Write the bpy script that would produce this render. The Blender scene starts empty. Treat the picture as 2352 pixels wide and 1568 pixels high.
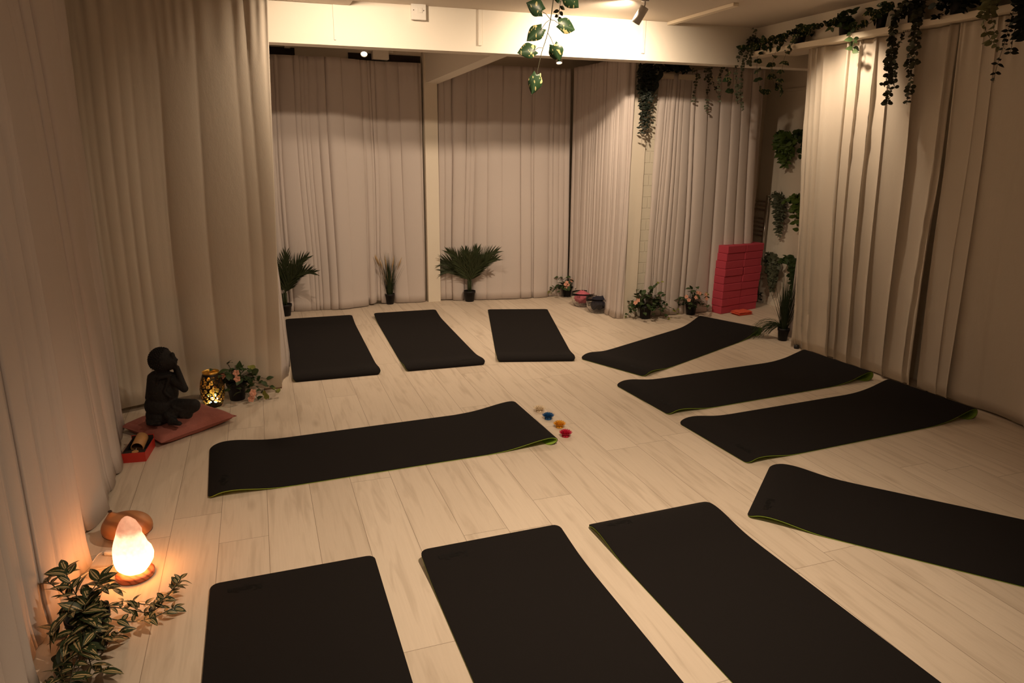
import bpy, bmesh, math, random
from math import sin, cos, pi, sqrt, radians, atan2, floor
from mathutils import Vector, Matrix, noise

S = bpy.context.scene
C = S.collection
V = Vector

# ------------------------------------------------------------------ camera
FPX, PITCH, ROLL, CAMZ, HEAD = 1601.28, 0.270785, -0.0115323, 1.59577, radians(19.9)
CW, CH = 2352, 1568
RT = V((cos(HEAD), -sin(HEAD), 0)); FW = V((sin(HEAD), cos(HEAD), 0))
_f = FW*cos(PITCH) + V((0, 0, -sin(PITCH)))
_u = FW*sin(PITCH) + V((0, 0, cos(PITCH)))
IX = RT*cos(ROLL) - _u*sin(ROLL)
IY = RT*sin(ROLL) + _u*cos(ROLL)
CAM = V((0, 0, CAMZ))
cd = bpy.data.cameras.new('camera'); cam = bpy.data.objects.new('camera', cd); C.objects.link(cam)
m = Matrix(((IX.x, IY.x, -_f.x, 0), (IX.y, IY.y, -_f.y, 0), (IX.z, IY.z, -_f.z, CAMZ), (0, 0, 0, 1)))
cam.matrix_world = m
cd.sensor_width = 36; cd.lens = FPX/CW*36; cd.clip_start = 0.02; cd.clip_end = 50
S.camera = cam

# ------------------------------------------------------------------ world, exposure, lights
S.view_settings.view_transform = 'Standard'; S.view_settings.look = 'None'
S.view_settings.exposure = -0.10; S.view_settings.gamma = 1; S.view_settings.use_curve_mapping = False
W = bpy.data.worlds.new('world'); S.world = W; W.use_nodes = True
W.node_tree.nodes['Background'].inputs[0].default_value = (1, .8, .6, 1)
W.node_tree.nodes['Background'].inputs[1].default_value = 0.02
WARM = (1.0, .77, .54)
def spot(loc, tgt, energy, angle=120, blend=.6, size=.03, col=WARM):
    l = bpy.data.lights.new('spot_light', 'SPOT'); l.energy = energy; l.spot_size = radians(angle)
    l.spot_blend = blend; l.shadow_soft_size = size; l.color = col
    o = bpy.data.objects.new('spot_light', l); C.objects.link(o)
    o.location = loc; o.rotation_euler = (V(tgt)-V(loc)).to_track_quat('-Z', 'Y').to_euler()
    return o
def point(loc, energy, size=.04, col=WARM):
    l = bpy.data.lights.new('bulb_light', 'POINT'); l.energy = energy; l.shadow_soft_size = size; l.color = col
    o = bpy.data.objects.new('bulb_light', l); C.objects.link(o); o.location = loc
    return o
# ceiling spots: (mouth of the lamp, target, watts, cone, blend)
LAMPS = [
 ((0.66, 4.40, 2.545), (0.75, 7.0, 0.2), 168, 150, 1.0),
 ((2.50, 4.62, 2.545), (2.45, 7.0, 0.2), 150, 148, 1.0),
 ((3.50, 3.96, 2.50), (3.98, 4.10, 1.78), 70, 78, 1.0),
 ((1.22, 1.78, 2.42), (1.20, 2.35, 0.0), 245, 108, 1.0),
 ((-0.1, 0.6, 2.42), (0.2, 2.8, 0.0), 34, 130, 1.0),
]
for a in LAMPS: spot(*a)
BACK_LAMPS = [((0.93, 6.25, 2.315), (0.75, 5.2, 1.2)), ((2.69, 6.25, 2.325), (2.55, 5.6, 0.6))]
for a, b in BACK_LAMPS: spot(a, b, 36, 130, .9)

# ------------------------------------------------------------------ helpers
def ray(px, py):
    x = (px-CW/2)/FPX; y = -(py-CH/2)/FPX
    return _f + IX*x + IY*y
def at(px, py, x=None, y=None, z=None):
    """the point of the room seen at a pixel of the photograph, at a known x, y or height"""
    r = ray(px, py)
    t = x/r.x if x is not None else (y/r.y if y is not None else (z-CAMZ)/r.z)
    return CAM + r*t
def near(px, py, base, c=0.0):
    """the point seen at a pixel, at the distance of `base` (plus c metres further)"""
    r = ray(px, py); d = V(base).dot(FW) + c
    return CAM + r*(d/r.dot(FW))
class MB:
    def __init__(s): s.v = []; s.f = []; s.uv = []; s.mi = []
    def add(s, vs, fs, uvs=None, mi=0):
        o = len(s.v); s.v += [tuple(p) for p in vs]
        for k, f in enumerate(fs):
            s.f.append(tuple(i+o for i in f)); s.mi.append(mi)
            s.uv.append([uvs[i] for i in f] if uvs else [(0, 0)]*len(f))
    def box(s, a, b, M=None, mi=0):
        vs = [V((x, y, z)) for x in (a[0], b[0]) for y in (a[1], b[1]) for z in (a[2], b[2])]
        if M: vs = [M @ p for p in vs]
        s.add(vs, [(0, 1, 3, 2), (4, 6, 7, 5), (0, 4, 5, 1), (2, 3, 7, 6), (0, 2, 6, 4), (1, 5, 7, 3)], mi=mi)
    def tube(s, pts, r, n=6, cap=True, mi=0):
        pts = [V(p) for p in pts]; N = len(pts)
        rs = r if isinstance(r, (list, tuple)) else [r]*N
        vs = []; fs = []; prev = None
        for i, p in enumerate(pts):
            d = (pts[min(i+1, N-1)] - pts[max(i-1, 0)]); d = d.normalized() if d.length > 1e-9 else V((0, 0, 1))
            if prev is None: a = d.orthogonal().normalized()
            else:
                a = prev - d*prev.dot(d); a = a.normalized() if a.length > 1e-6 else d.orthogonal().normalized()
            prev = a; b = d.cross(a)
            for k in range(n):
                t = 2*pi*k/n; vs.append(p + (a*cos(t)+b*sin(t))*rs[i])
        for i in range(N-1):
            for k in range(n):
                k2 = (k+1) % n; fs.append((i*n+k, i*n+k2, (i+1)*n+k2, (i+1)*n+k))
        if cap: fs.append(tuple(range(n-1, -1, -1))); fs.append(tuple((N-1)*n+k for k in range(n)))
        s.add(vs, fs, mi=mi)
    def lathe(s, prof, c=(0, 0, 0), n=32, M=None, mi=0, capb=True, capt=True):
        vs = []; fs = []
        for (r, z) in prof:
            for k in range(n):
                t = 2*pi*k/n; p = V((r*cos(t), r*sin(t), z))
                vs.append((M @ p if M else p) + V(c))
        for i in range(len(prof)-1):
            for k in range(n):
                k2 = (k+1) % n; fs.append((i*n+k, i*n+k2, (i+1)*n+k2, (i+1)*n+k))
        if capb: fs.append(tuple(range(n-1, -1, -1)))
        if capt: fs.append(tuple((len(prof)-1)*n+k for k in range(n)))
        s.add(vs, fs, mi=mi)
    def ell(s, c, r, n=16, m=10, M=None, mi=0):
        prof = []
        vs = []; fs = []
        for j in range(m+1):
            a = -pi/2 + pi*j/m
            for k in range(n):
                t = 2*pi*k/n; p = V((r[0]*cos(a)*cos(t), r[1]*cos(a)*sin(t), r[2]*sin(a)))
                vs.append((M @ p if M else p) + V(c))
        for j in range(m):
            for k in range(n):
                k2 = (k+1) % n; fs.append((j*n+k, j*n+k2, (j+1)*n+k2, (j+1)*n+k))
        s.add(vs, fs, mi=mi)
    def leaf(s, base, d, nr, L, Wd, kind='oval', droop=.15, fold=.12, n=6, mi=0):
        d = V(d).normalized(); nr = V(nr); nr = (nr - d*nr.dot(d))
        nr = nr.normalized() if nr.length > 1e-6 else d.orthogonal().normalized()
        sd = d.cross(nr); vs = []; uv = []; fs = []
        for i in range(n+1):
            t = i/n
            if kind == 'heart': w = (sin(pi*min(1, (t*.92+.10)))**.8)*(1-t*.45)*1.18 if t < 1 else 0
            elif kind == 'round': w = sqrt(max(0, 1-(2*t-1)**2))
            elif kind == 'blade': w = (1-t)**.7*min(1, t*6+.35)
            else: w = sin(pi*t**.8)**.9 if 0 < t < 1 else 0
            back = -.16*L if (kind == 'heart' and i == 0) else (-.05*L if kind == 'heart' and i == 1 else 0)
            c = V(base) + d*(L*t) - nr*(droop*L*t*t)
            for q in (-1, 0, 1):
                p = c + sd*(q*w*Wd/2) + nr*(abs(q)*fold*w*Wd) + (d*back if q else V((0, 0, 0)))
                vs.append(p); uv.append((.5+q*.5, t))
        for i in range(n):
            for q in (0, 1):
                a = i*3+q; fs.append((a, a+1, a+4, a+3))
        s.add(vs, fs, uv, mi)
    def build(s, name, mat, parent=None, smooth=True, bevel=0, solid=0, loc=None):
        me = bpy.data.meshes.new(name); me.from_pydata(s.v, [], s.f); me.validate(clean_customdata=False)
        if len(me.polygons) == len(s.f):
            ul = me.uv_layers.new(name='UVMap').data; k = 0
            for u in s.uv:
                for c in u: ul[k].uv = c; k += 1
            me.polygons.foreach_set('material_index', s.mi)
        for mm in (mat if isinstance(mat, (list, tuple)) else [mat]): me.materials.append(mm)
        if smooth: me.polygons.foreach_set('use_smooth', [True]*len(me.polygons))
        me.update()
        o = bpy.data.objects.new(name, me); C.objects.link(o)
        if parent: o.parent = parent
        if bevel:
            b = o.modifiers.new('b', 'BEVEL'); b.width = bevel; b.segments = 2; b.limit_method = 'ANGLE'
            if smooth:
                try: me.shade_auto_smooth
                except Exception: pass
        if solid:
            b = o.modifiers.new('s', 'SOLIDIFY'); b.thickness = solid; b.offset = 0
        return o
def tag(o, label=None, cat=None, group=None, kind=None):
    if label: o['label'] = label
    if cat: o['category'] = cat
    if group: o['group'] = group
    if kind: o['kind'] = kind
    return o
def thing(name, label, cat, loc, rz=0, group=None):
    o = bpy.data.objects.new(name, None); C.objects.link(o); o.empty_display_size = .05
    o.location = loc; o.rotation_euler = (0, 0, rz)
    return tag(o, label, cat, group)
def rebase(root):
    """parts were written in room coordinates: keep them there under a root that has a place"""
    Mi = Matrix.Translation(root.location) @ Matrix.Rotation(root.rotation_euler.z, 4, 'Z')
    Mi = Mi.inverted()
    for ch in [o for o in C.objects if o.parent == root]: ch.matrix_parent_inverse = Mi
def copy_tree(o, parent=None):
    c = o.copy(); C.objects.link(c); c.parent = parent
    for ch in [q for q in C.objects if q.parent == o]: copy_tree(ch, c)
    return c
def R(seed): return random.Random(seed)

# ------------------------------------------------------------------ materials
def mat(name, col, rough=.6, metal=0, bump=0, bscale=60, trans=0, emit=None, estr=0, var=0, vscale=5, spec=.5, sub=0):
    m_ = bpy.data.materials.new(name); m_.use_nodes = True; nt = m_.node_tree; b = nt.nodes['Principled BSDF']
    b.inputs['Base Color'].default_value = (*col, 1); b.inputs['Roughness'].default_value = rough
    b.inputs['Metallic'].default_value = metal; b.inputs['Specular IOR Level'].default_value = spec
    if trans: b.inputs['Transmission Weight'].default_value = trans
    if emit: b.inputs['Emission Color'].default_value = (*emit, 1); b.inputs['Emission Strength'].default_value = estr
    tc = nt.nodes.new('ShaderNodeTexCoord')
    if bump:
        n = nt.nodes.new('ShaderNodeTexNoise'); n.inputs['Scale'].default_value = bscale; n.inputs['Detail'].default_value = 4
        bp = nt.nodes.new('ShaderNodeBump'); bp.inputs['Strength'].default_value = bump; bp.inputs['Distance'].default_value = .01
        nt.links.new(tc.outputs['Object'], n.inputs['Vector']); nt.links.new(n.outputs[0], bp.inputs['Height'])
        nt.links.new(bp.outputs[0], b.inputs['Normal'])
    if var:
        n = nt.nodes.new('ShaderNodeTexNoise'); n.inputs['Scale'].default_value = vscale; n.inputs['Detail'].default_value = 3
        mx = nt.nodes.new('ShaderNodeMix'); mx.data_type = 'RGBA'
        mx.inputs[6].default_value = (*[c*(1-var) for c in col], 1); mx.inputs[7].default_value = (*[min(1, c*(1+var)) for c in col], 1)
        nt.links.new(tc.outputs['Object'], n.inputs['Vector']); nt.links.new(n.outputs[0], mx.inputs[0])
        nt.links.new(mx.outputs[2], b.inputs['Base Color'])
    return m_
def mk(nt, t, **kw):
    n = nt.nodes.new(t)
    for k, v in kw.items(): setattr(n, k, v)
    return n
def mth(nt, op, a, b=None):
    n = nt.nodes.new('ShaderNodeMath'); n.operation = op
    for i, q in enumerate((a, b)):
        if q is None: continue
        if isinstance(q, (int, float)): n.inputs[i].default_value = q
        else: nt.links.new(q, n.inputs[i])
    return n.outputs[0]
def mix(nt, f, a, b, bt='MIX'):
    n = nt.nodes.new('ShaderNodeMix'); n.data_type = 'RGBA'; n.blend_type = bt
    if isinstance(f, (int, float)): n.inputs[0].default_value = f
    else: nt.links.new(f, n.inputs[0])
    for i, q in ((6, a), (7, b)):
        if isinstance(q, tuple): n.inputs[i].default_value = (*q, 1)
        else: nt.links.new(q, n.inputs[i])
    return n.outputs[2]

def floor_material():
    m_ = bpy.data.materials.new('pale_oak_planks'); m_.use_nodes = True; nt = m_.node_tree; L = nt.links
    b = nt.nodes['Principled BSDF']
    tc = mk(nt, 'ShaderNodeTexCoord'); sp = mk(nt, 'ShaderNodeSeparateXYZ'); L.new(tc.outputs['Object'], sp.inputs[0])
    PW, PL = .1958, 1.27
    u = mth(nt, 'DIVIDE', mth(nt, 'SUBTRACT', sp.outputs[0], .520), PW)
    k = mth(nt, 'FLOOR', u); fu = mth(nt, 'SUBTRACT', u, k)
    wn = mk(nt, 'ShaderNodeTexWhiteNoise', noise_dimensions='1D'); L.new(mth(nt, 'ADD', k, 17.3), wn.inputs['W'])
    v = mth(nt, 'DIVIDE', mth(nt, 'ADD', sp.outputs[1], mth(nt, 'MULTIPLY', wn.outputs[0], PL)), PL)
    kv = mth(nt, 'FLOOR', v); fv = mth(nt, 'SUBTRACT', v, kv)
    du = mth(nt, 'MULTIPLY', mth(nt, 'MINIMUM', fu, mth(nt, 'SUBTRACT', 1, fu)), PW)
    dv = mth(nt, 'MULTIPLY', mth(nt, 'MINIMUM', fv, mth(nt, 'SUBTRACT', 1, fv)), PL)
    seam = mth(nt, 'LESS_THAN', mth(nt, 'MINIMUM', du, dv), .0011)
    cb = mk(nt, 'ShaderNodeCombineXYZ'); L.new(k, cb.inputs[0]); L.new(kv, cb.inputs[1])
    w2 = mk(nt, 'ShaderNodeTexWhiteNoise', noise_dimensions='2D'); L.new(cb.outputs[0], w2.inputs['Vector'])
    # grain: noise stretched along the plank, moved per plank
    gx = mk(nt, 'ShaderNodeCombineXYZ')
    L.new(mth(nt, 'MULTIPLY', sp.outputs[0], 26), gx.inputs[0])
    L.new(mth(nt, 'ADD', mth(nt, 'MULTIPLY', sp.outputs[1], 2.2), mth(nt, 'MULTIPLY', w2.outputs[0], 40)), gx.inputs[1])
    L.new(mth(nt, 'MULTIPLY', w2.outputs[0], 90), gx.inputs[2])
    g = mk(nt, 'ShaderNodeTexNoise'); g.inputs['Scale'].default_value = 1.0; g.inputs['Detail'].default_value = 5; g.inputs['Distortion'].default_value = .7
    L.new(gx.outputs[0], g.inputs['Vector'])
    gx2 = mk(nt, 'ShaderNodeCombineXYZ')
    L.new(mth(nt, 'MULTIPLY', sp.outputs[0], 140), gx2.inputs[0]); L.new(mth(nt, 'MULTIPLY', sp.outputs[1], 6), gx2.inputs[1]); L.new(w2.outputs[0], gx2.inputs[2])
    g2 = mk(nt, 'ShaderNodeTexNoise'); g2.inputs['Scale'].default_value = 1; g2.inputs['Detail'].default_value = 3; L.new(gx2.outputs[0], g2.inputs['Vector'])
    r1 = mk(nt, 'ShaderNodeValToRGB'); r1.color_ramp.elements[0].position = .50; r1.color_ramp.elements[1].position = .74
    L.new(g.outputs[0], r1.inputs[0])
    base = mix(nt, w2.outputs[0], (.625, .525, .42), (.70, .595, .482))
    c1 = mix(nt, mth(nt, 'MULTIPLY', r1.outputs[0], .62), base, (.43, .34, .255))
    c2 = mix(nt, mth(nt, 'MULTIPLY', g2.outputs[0], .22), c1, (.36, .28, .20))
    # knots
    kx = mk(nt, 'ShaderNodeCombineXYZ'); L.new(mth(nt, 'MULTIPLY', sp.outputs[0], 5.0), kx.inputs[0])
    L.new(mth(nt, 'ADD', mth(nt, 'MULTIPLY', sp.outputs[1], 1.7), mth(nt, 'MULTIPLY', w2.outputs[0], 11)), kx.inputs[1])
    vo = mk(nt, 'ShaderNodeTexVoronoi'); vo.inputs['Scale'].default_value = 1; L.new(kx.outputs[0], vo.inputs['Vector'])
    rk = mk(nt, 'ShaderNodeValToRGB'); rk.color_ramp.elements[0].position = .02; rk.color_ramp.elements[0].color = (1, 1, 1, 1)
    rk.color_ramp.elements[1].position = .13; rk.color_ramp.elements[1].color = (0, 0, 0, 1); L.new(vo.outputs['Distance'], rk.inputs[0])
    c3 = mix(nt, mth(nt, 'MULTIPLY', rk.outputs[0], .38), c2, (.28, .20, .13))
    c4 = mix(nt, mth(nt, 'MULTIPLY', seam, .72), c3, (.16, .11, .07))
    L.new(c4, b.inputs['Base Color']); b.inputs['Roughness'].default_value = .55; b.inputs['Specular IOR Level'].default_value = .25
    bp = mk(nt, 'ShaderNodeBump'); bp.inputs['Strength'].default_value = .25; bp.inputs['Distance'].default_value = .002
    L.new(mth(nt, 'SUBTRACT', mth(nt, 'MULTIPLY', g2.outputs[0], .3), seam), bp.inputs['Height']); L.new(bp.outputs[0], b.inputs['Normal'])
    return m_
def curtain_material(name, col):
    m_ = mat(name, col, rough=.95, spec=.1)
    nt = m_.node_tree; L = nt.links; b = nt.nodes['Principled BSDF']
    tc = mk(nt, 'ShaderNodeTexCoord')
    mp = mk(nt, 'ShaderNodeMapping'); mp.inputs['Scale'].default_value = (1, 1, .35); L.new(tc.outputs['Object'], mp.inputs[0])
    n = mk(nt, 'ShaderNodeTexNoise'); n.inputs['Scale'].default_value = 260; L.new(mp.outputs[0], n.inputs['Vector'])
    n2 = mk(nt, 'ShaderNodeTexNoise'); n2.inputs['Scale'].default_value = 26; n2.inputs['Detail'].default_value = 3; L.new(mp.outputs[0], n2.inputs['Vector'])
    bp = mk(nt, 'ShaderNodeBump'); bp.inputs['Strength'].default_value = .35; bp.inputs['Distance'].default_value = .004
    L.new(mth(nt, 'ADD', mth(nt, 'MULTIPLY', n.outputs[0], .35), mth(nt, 'MULTIPLY', n2.outputs[0], 1.0)), bp.inputs['Height'])
    L.new(bp.outputs[0], b.inputs['Normal'])
    # a little light passes through the cloth
    tr = mk(nt, 'ShaderNodeBsdfTranslucent'); tr.inputs[0].default_value = (*col, 1)
    ms = mk(nt, 'ShaderNodeMixShader'); ms.inputs[0].default_value = .18
    out = [q for q in nt.nodes if q.type == 'OUTPUT_MATERIAL'][0]
    L.new(b.outputs[0], ms.inputs[1]); L.new(tr.outputs[0], ms.inputs[2]); L.new(ms.outputs[0], out.inputs[0])
    return m_
def leaf_material(name, col, col2=None, kind=None, rough=.55):
    m_ = mat(name, col, rough=rough, spec=.3); nt = m_.node_tree; L = nt.links; b = nt.nodes['Principled BSDF']
    tc = mk(nt, 'ShaderNodeTexCoord'); uv = mk(nt, 'ShaderNodeSeparateXYZ'); L.new(tc.outputs['UV'], uv.inputs[0])
    n = mk(nt, 'ShaderNodeTexNoise'); n.inputs['Scale'].default_value = 35; L.new(tc.outputs['Object'], n.inputs['Vector'])
    c = mix(nt, n.outputs[0], tuple(q*.65 for q in col), tuple(min(1, q*1.35) for q in col))
    a = mth(nt, 'ABSOLUTE', mth(nt, 'SUBTRACT', uv.outputs[0], .5))
    if kind == 'stripe':        # cream bands between the midrib and the margin
        band = mth(nt, 'MULTIPLY', mth(nt, 'GREATER_THAN', a, .055), mth(nt, 'LESS_THAN', a, .19))
        side = mth(nt, 'GREATER_THAN', n.outputs[0], .40)
        c = mix(nt, mth(nt, 'MULTIPLY', mth(nt, 'MULTIPLY', band, side), .9), c, col2)
    if kind == 'blotch':
        mp = mk(nt, 'ShaderNodeMapping'); mp.inputs['Scale'].default_value = (95, 95, 55); L.new(tc.outputs['Object'], mp.inputs[0])
        n3 = mk(nt, 'ShaderNodeTexNoise'); n3.inputs['Scale'].default_value = 1; n3.inputs['Detail'].default_value = 1; L.new(mp.outputs[0], n3.inputs['Vector'])
        c = mix(nt, mth(nt, 'GREATER_THAN', n3.outputs[0], .615), c, col2)
    rib = mth(nt, 'LESS_THAN', a, .02)
    c = mix(nt, mth(nt, 'MULTIPLY', rib, .4), c, tuple(min(1, q*2.0+.02) for q in col))
    L.new(c, b.inputs['Base Color'])
    return m_
def brick_wall_material(name, col):
    m_ = mat(name, col, rough=.8); nt = m_.node_tree; L = nt.links; b = nt.nodes['Principled BSDF']
    tc = mk(nt, 'ShaderNodeTexCoord'); mp = mk(nt, 'ShaderNodeMapping'); mp.inputs['Rotation'].default_value = (pi/2, 0, 0); L.new(tc.outputs['Object'], mp.inputs[0])
    br = mk(nt, 'ShaderNodeTexBrick'); br.inputs['Scale'].default_value = 1; br.inputs['Brick Width'].default_value = .22; br.inputs['Row Height'].default_value = .105
    br.inputs['Mortar Size'].default_value = .006; br.inputs['Mortar Smooth'].default_value = .3
    L.new(mp.outputs[0], br.inputs['Vector'])
    bp = mk(nt, 'ShaderNodeBump'); bp.invert = True; bp.inputs['Strength'].default_value = .8; bp.inputs['Distance'].default_value = .006
    L.new(br.outputs['Fac'], bp.inputs['Height']); L.new(bp.outputs[0], b.inputs['Normal'])
    return m_
def wood_material(name, c1, c2, scale=14, rough=.45):
    m_ = mat(name, c1, rough=rough); nt = m_.node_tree; L = nt.links; b = nt.nodes['Principled BSDF']
    tc = mk(nt, 'ShaderNodeTexCoord'); w = mk(nt, 'ShaderNodeTexWave'); w.bands_direction = 'DIAGONAL'
    w.inputs['Scale'].default_value = scale; w.inputs['Distortion'].default_value = 7; w.inputs['Detail'].default_value = 2; w.inputs['Detail Scale'].default_value = .6
    L.new(tc.outputs['Object'], w.inputs['Vector'])
    r = mk(nt, 'ShaderNodeValToRGB'); r.color_ramp.elements[0].color = (*c2, 1); r.color_ramp.elements[1].color = (*c1, 1)
    r.color_ramp.elements[0].position = .05; r.color_ramp.elements[1].position = .45; L.new(w.outputs['Fac'], r.inputs[0]); L.new(r.outputs[0], b.inputs['Base Color'])
    return m_
def salt_material():
    m_ = mat('glowing_salt_crystal', (.9, .5, .35), rough=.6); nt = m_.node_tree; L = nt.links; b = nt.nodes['Principled BSDF']
    tc = mk(nt, 'ShaderNodeTexCoord'); sp = mk(nt, 'ShaderNodeSeparateXYZ'); L.new(tc.outputs['Object'], sp.inputs[0])
    n = mk(nt, 'ShaderNodeTexNoise'); n.inputs['Scale'].default_value = 28; n.inputs['Detail'].default_value = 4; L.new(tc.outputs['Object'], n.inputs['Vector'])
    h = mth(nt, 'ADD', sp.outputs[2], mth(nt, 'MULTIPLY', mth(nt, 'SUBTRACT', n.outputs[0], .5), .05))
    r = mk(nt, 'ShaderNodeValToRGB'); cr = r.color_ramp
    cr.elements[0].position = .0; cr.elements[0].color = (1, .31, .065, 1)
    cr.elements[1].position = 1; cr.elements[1].color = (.66, .30, .17, 1)
    e = cr.elements.new(.62); e.color = (1, .40, .12, 1); e = cr.elements.new(.86); e.color = (.80, .42, .24, 1)
    L.new(mth(nt, 'DIVIDE', h, .215), r.inputs[0])
    L.new(r.outputs[0], b.inputs['Emission Color'])
    qh = mth(nt, 'MAXIMUM', mth(nt, 'SUBTRACT', 1, mth(nt, 'DIVIDE', h, .215)), 0)
    st = mth(nt, 'ADD', mth(nt, 'MULTIPLY', mth(nt, 'POWER', qh, 1.5), 26), .8)
    n2 = mk(nt, 'ShaderNodeTexNoise'); n2.inputs['Scale'].default_value = 70; n2.inputs['Detail'].default_value = 5; L.new(tc.outputs['Object'], n2.inputs['Vector'])
    st = mth(nt, 'MULTIPLY', st, mth(nt, 'ADD', .62, mth(nt, 'MULTIPLY', n2.outputs[0], .76)))
    bp = mk(nt, 'ShaderNodeBump'); bp.inputs['Strength'].default_value = .6; bp.inputs['Distance'].default_value = .004
    L.new(n2.outputs[0], bp.inputs['Height']); L.new(bp.outputs[0], b.inputs['Normal'])
    L.new(st, b.inputs['Emission Strength'])
    return m_

M = {}
M['floor'] = floor_material()
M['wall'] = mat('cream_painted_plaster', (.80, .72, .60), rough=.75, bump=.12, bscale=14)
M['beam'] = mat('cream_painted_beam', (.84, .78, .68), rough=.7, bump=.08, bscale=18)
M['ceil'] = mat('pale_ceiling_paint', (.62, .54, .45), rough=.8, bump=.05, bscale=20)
M['brick'] = brick_wall_material('painted_brick', (.74, .68, .56))
M['curtain'] = curtain_material('white_curtain_cloth', (.72, .64, .60))
M['curtain_warm'] = curtain_material('ivory_curtain_cloth', (.73, .65, .55))
M['hole'] = mat('painted_gap_shade', (.03, .022, .018), rough=.9)  # dark colour painting the shade inside the wall openings
M['mat'] = mat('black_foam', (.0105, .0086, .0082), rough=.92, bump=.12, bscale=420, spec=.15)
M['mat_green'] = mat('lime_green_foam', (.28, .42, .06), rough=.8, spec=.2)
M['print'] = mat('black_print', (.0012, .001, .001), rough=.7, spec=.2)
M['pot'] = mat('black_plastic', (.008, .007, .008), rough=.5, spec=.3)
M['soil'] = mat('dark_soil', (.02, .013, .008), rough=.95, bump=.6, bscale=90)
M['palm'] = leaf_material('palm_green', (.040, .052, .020))
M['grass'] = leaf_material('grass_green', (.022, .034, .012))
M['straw'] = mat('straw_plume', (.45, .31, .17), rough=.9)
M['ivy'] = leaf_material('ivy_green', (.035, .062, .018))
M['ivy_lime'] = leaf_material('young_leaf_lime', (.20, .21, .04))
M['dark_leaf'] = leaf_material('dark_ivy', (.010, .016, .010))
M['sage'] = leaf_material('sage_leaf', (.075, .085, .05))
M['pale_sage'] = leaf_material('pale_eucalyptus_leaf', (.20, .21, .10))
M['euc'] = leaf_material('eucalyptus_leaf', (.040, .045, .022))
M['pothos'] = leaf_material('pothos_leaf', (.020, .046, .018), (.42, .36, .16), 'blotch', rough=.4)
M['striped'] = leaf_material('cream_striped_leaf', (.030, .045, .016), (.55, .40, .20), 'stripe', rough=.45)
M['stem'] = mat('brown_stem', (.045, .04, .018), rough=.7)
M['petal'] = mat('peach_petal', (.72, .36, .25), rough=.7)
M['stone'] = mat('black_stone', (.0115, .0098, .0095), rough=.75, bump=.5, bscale=70, spec=.35)
M['velvet'] = mat('dusty_rose_velvet', (.36, .12, .095), rough=.85, bump=.2, bscale=60, var=.2, vscale=12)
M['red'] = mat('red_card', (.50, .030, .018), rough=.5)
M['black_card'] = mat('black_card', (.018, .012, .010), rough=.7)
M['bamboo'] = mat('bamboo_veneer', (.50, .26, .10), rough=.55, var=.15, vscale=30)
M['copper'] = mat('dark_bronze_metal', (.020, .013, .007), rough=.45, metal=.3)
M['gold'] = mat('gold_metal', (.75, .45, .10), rough=.35, metal=.8)
M['led_w'] = mat('fairy_light_white', (1, .9, .7), emit=(1, .85, .5), estr=60)
M['led_b'] = mat('fairy_light_blue', (.5, .6, 1), emit=(.35, .55, 1), estr=40)
M['led_r'] = mat('fairy_light_red', (1, .2, .1), emit=(1, .15, .05), estr=40)
M['led_g'] = mat('fairy_light_green', (.2, 1, .4), emit=(.3, 1, .5), estr=30)
M['salt'] = salt_material()
M['redwood'] = wood_material('red_wood', (.42, .12, .055), (.20, .05, .02), 20)
M['lightwood'] = wood_material('pale_grained_wood', (.44, .185, .07), (.27, .10, .035), 6)
M['seam'] = mat('dark_seam', (.04, .015, .006), rough=.7)
M['cord'] = mat('white_cable', (.75, .68, .6), rough=.5)
M['black_cable'] = mat('black_cable', (.01, .009, .009), rough=.5)
M['pink'] = mat('pink_foam_block', (.50, .052, .085), rough=.85, bump=.1, bscale=200, var=.1, vscale=3)
M['coral'] = mat('coral_towel', (.78, .115, .055), rough=.95, bump=.5, bscale=180)
M['pinkcloth'] = mat('pink_cloth', (.50, .12, .16), rough=.95, bump=.4, bscale=120)
M['navy'] = mat('navy_cloth', (.010, .010, .022), rough=.95, bump=.5, bscale=120)
M['glass'] = mat('clear_glass', (.97, .97, .97), rough=.02, trans=1)
M['glass'].node_tree.nodes['Principled BSDF'].inputs['IOR'].default_value = 1.3
M['white_plastic'] = mat('white_plastic', (.80, .76, .70), rough=.4)
M['grey_metal'] = mat('pale_lamp_metal', (.55, .52, .48), rough=.4)
M['lampglow'] = mat('lit_lamp_face', (1, .95, .85), emit=(1, .82, .58), estr=14)
M['chrome'] = mat('chrome', (.55, .50, .46), rough=.22, metal=1)
M['wax_white'] = mat('ivory_wax', (.80, .66, .48), rough=.5)
M['wax_blue'] = mat('blue_wax', (.010, .085, .24), rough=.5)
M['wax_yellow'] = mat('yellow_wax', (.75, .34, .02), rough=.5)
M['wax_red'] = mat('crimson_wax', (.52, .004, .045), rough=.5)
M['marble'] = mat('brown_veined_stone', (.22, .11, .06), rough=.5, var=.7, vscale=40)
M['batten'] = mat('cream_batten', (.80, .70, .55), rough=.6)

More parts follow.
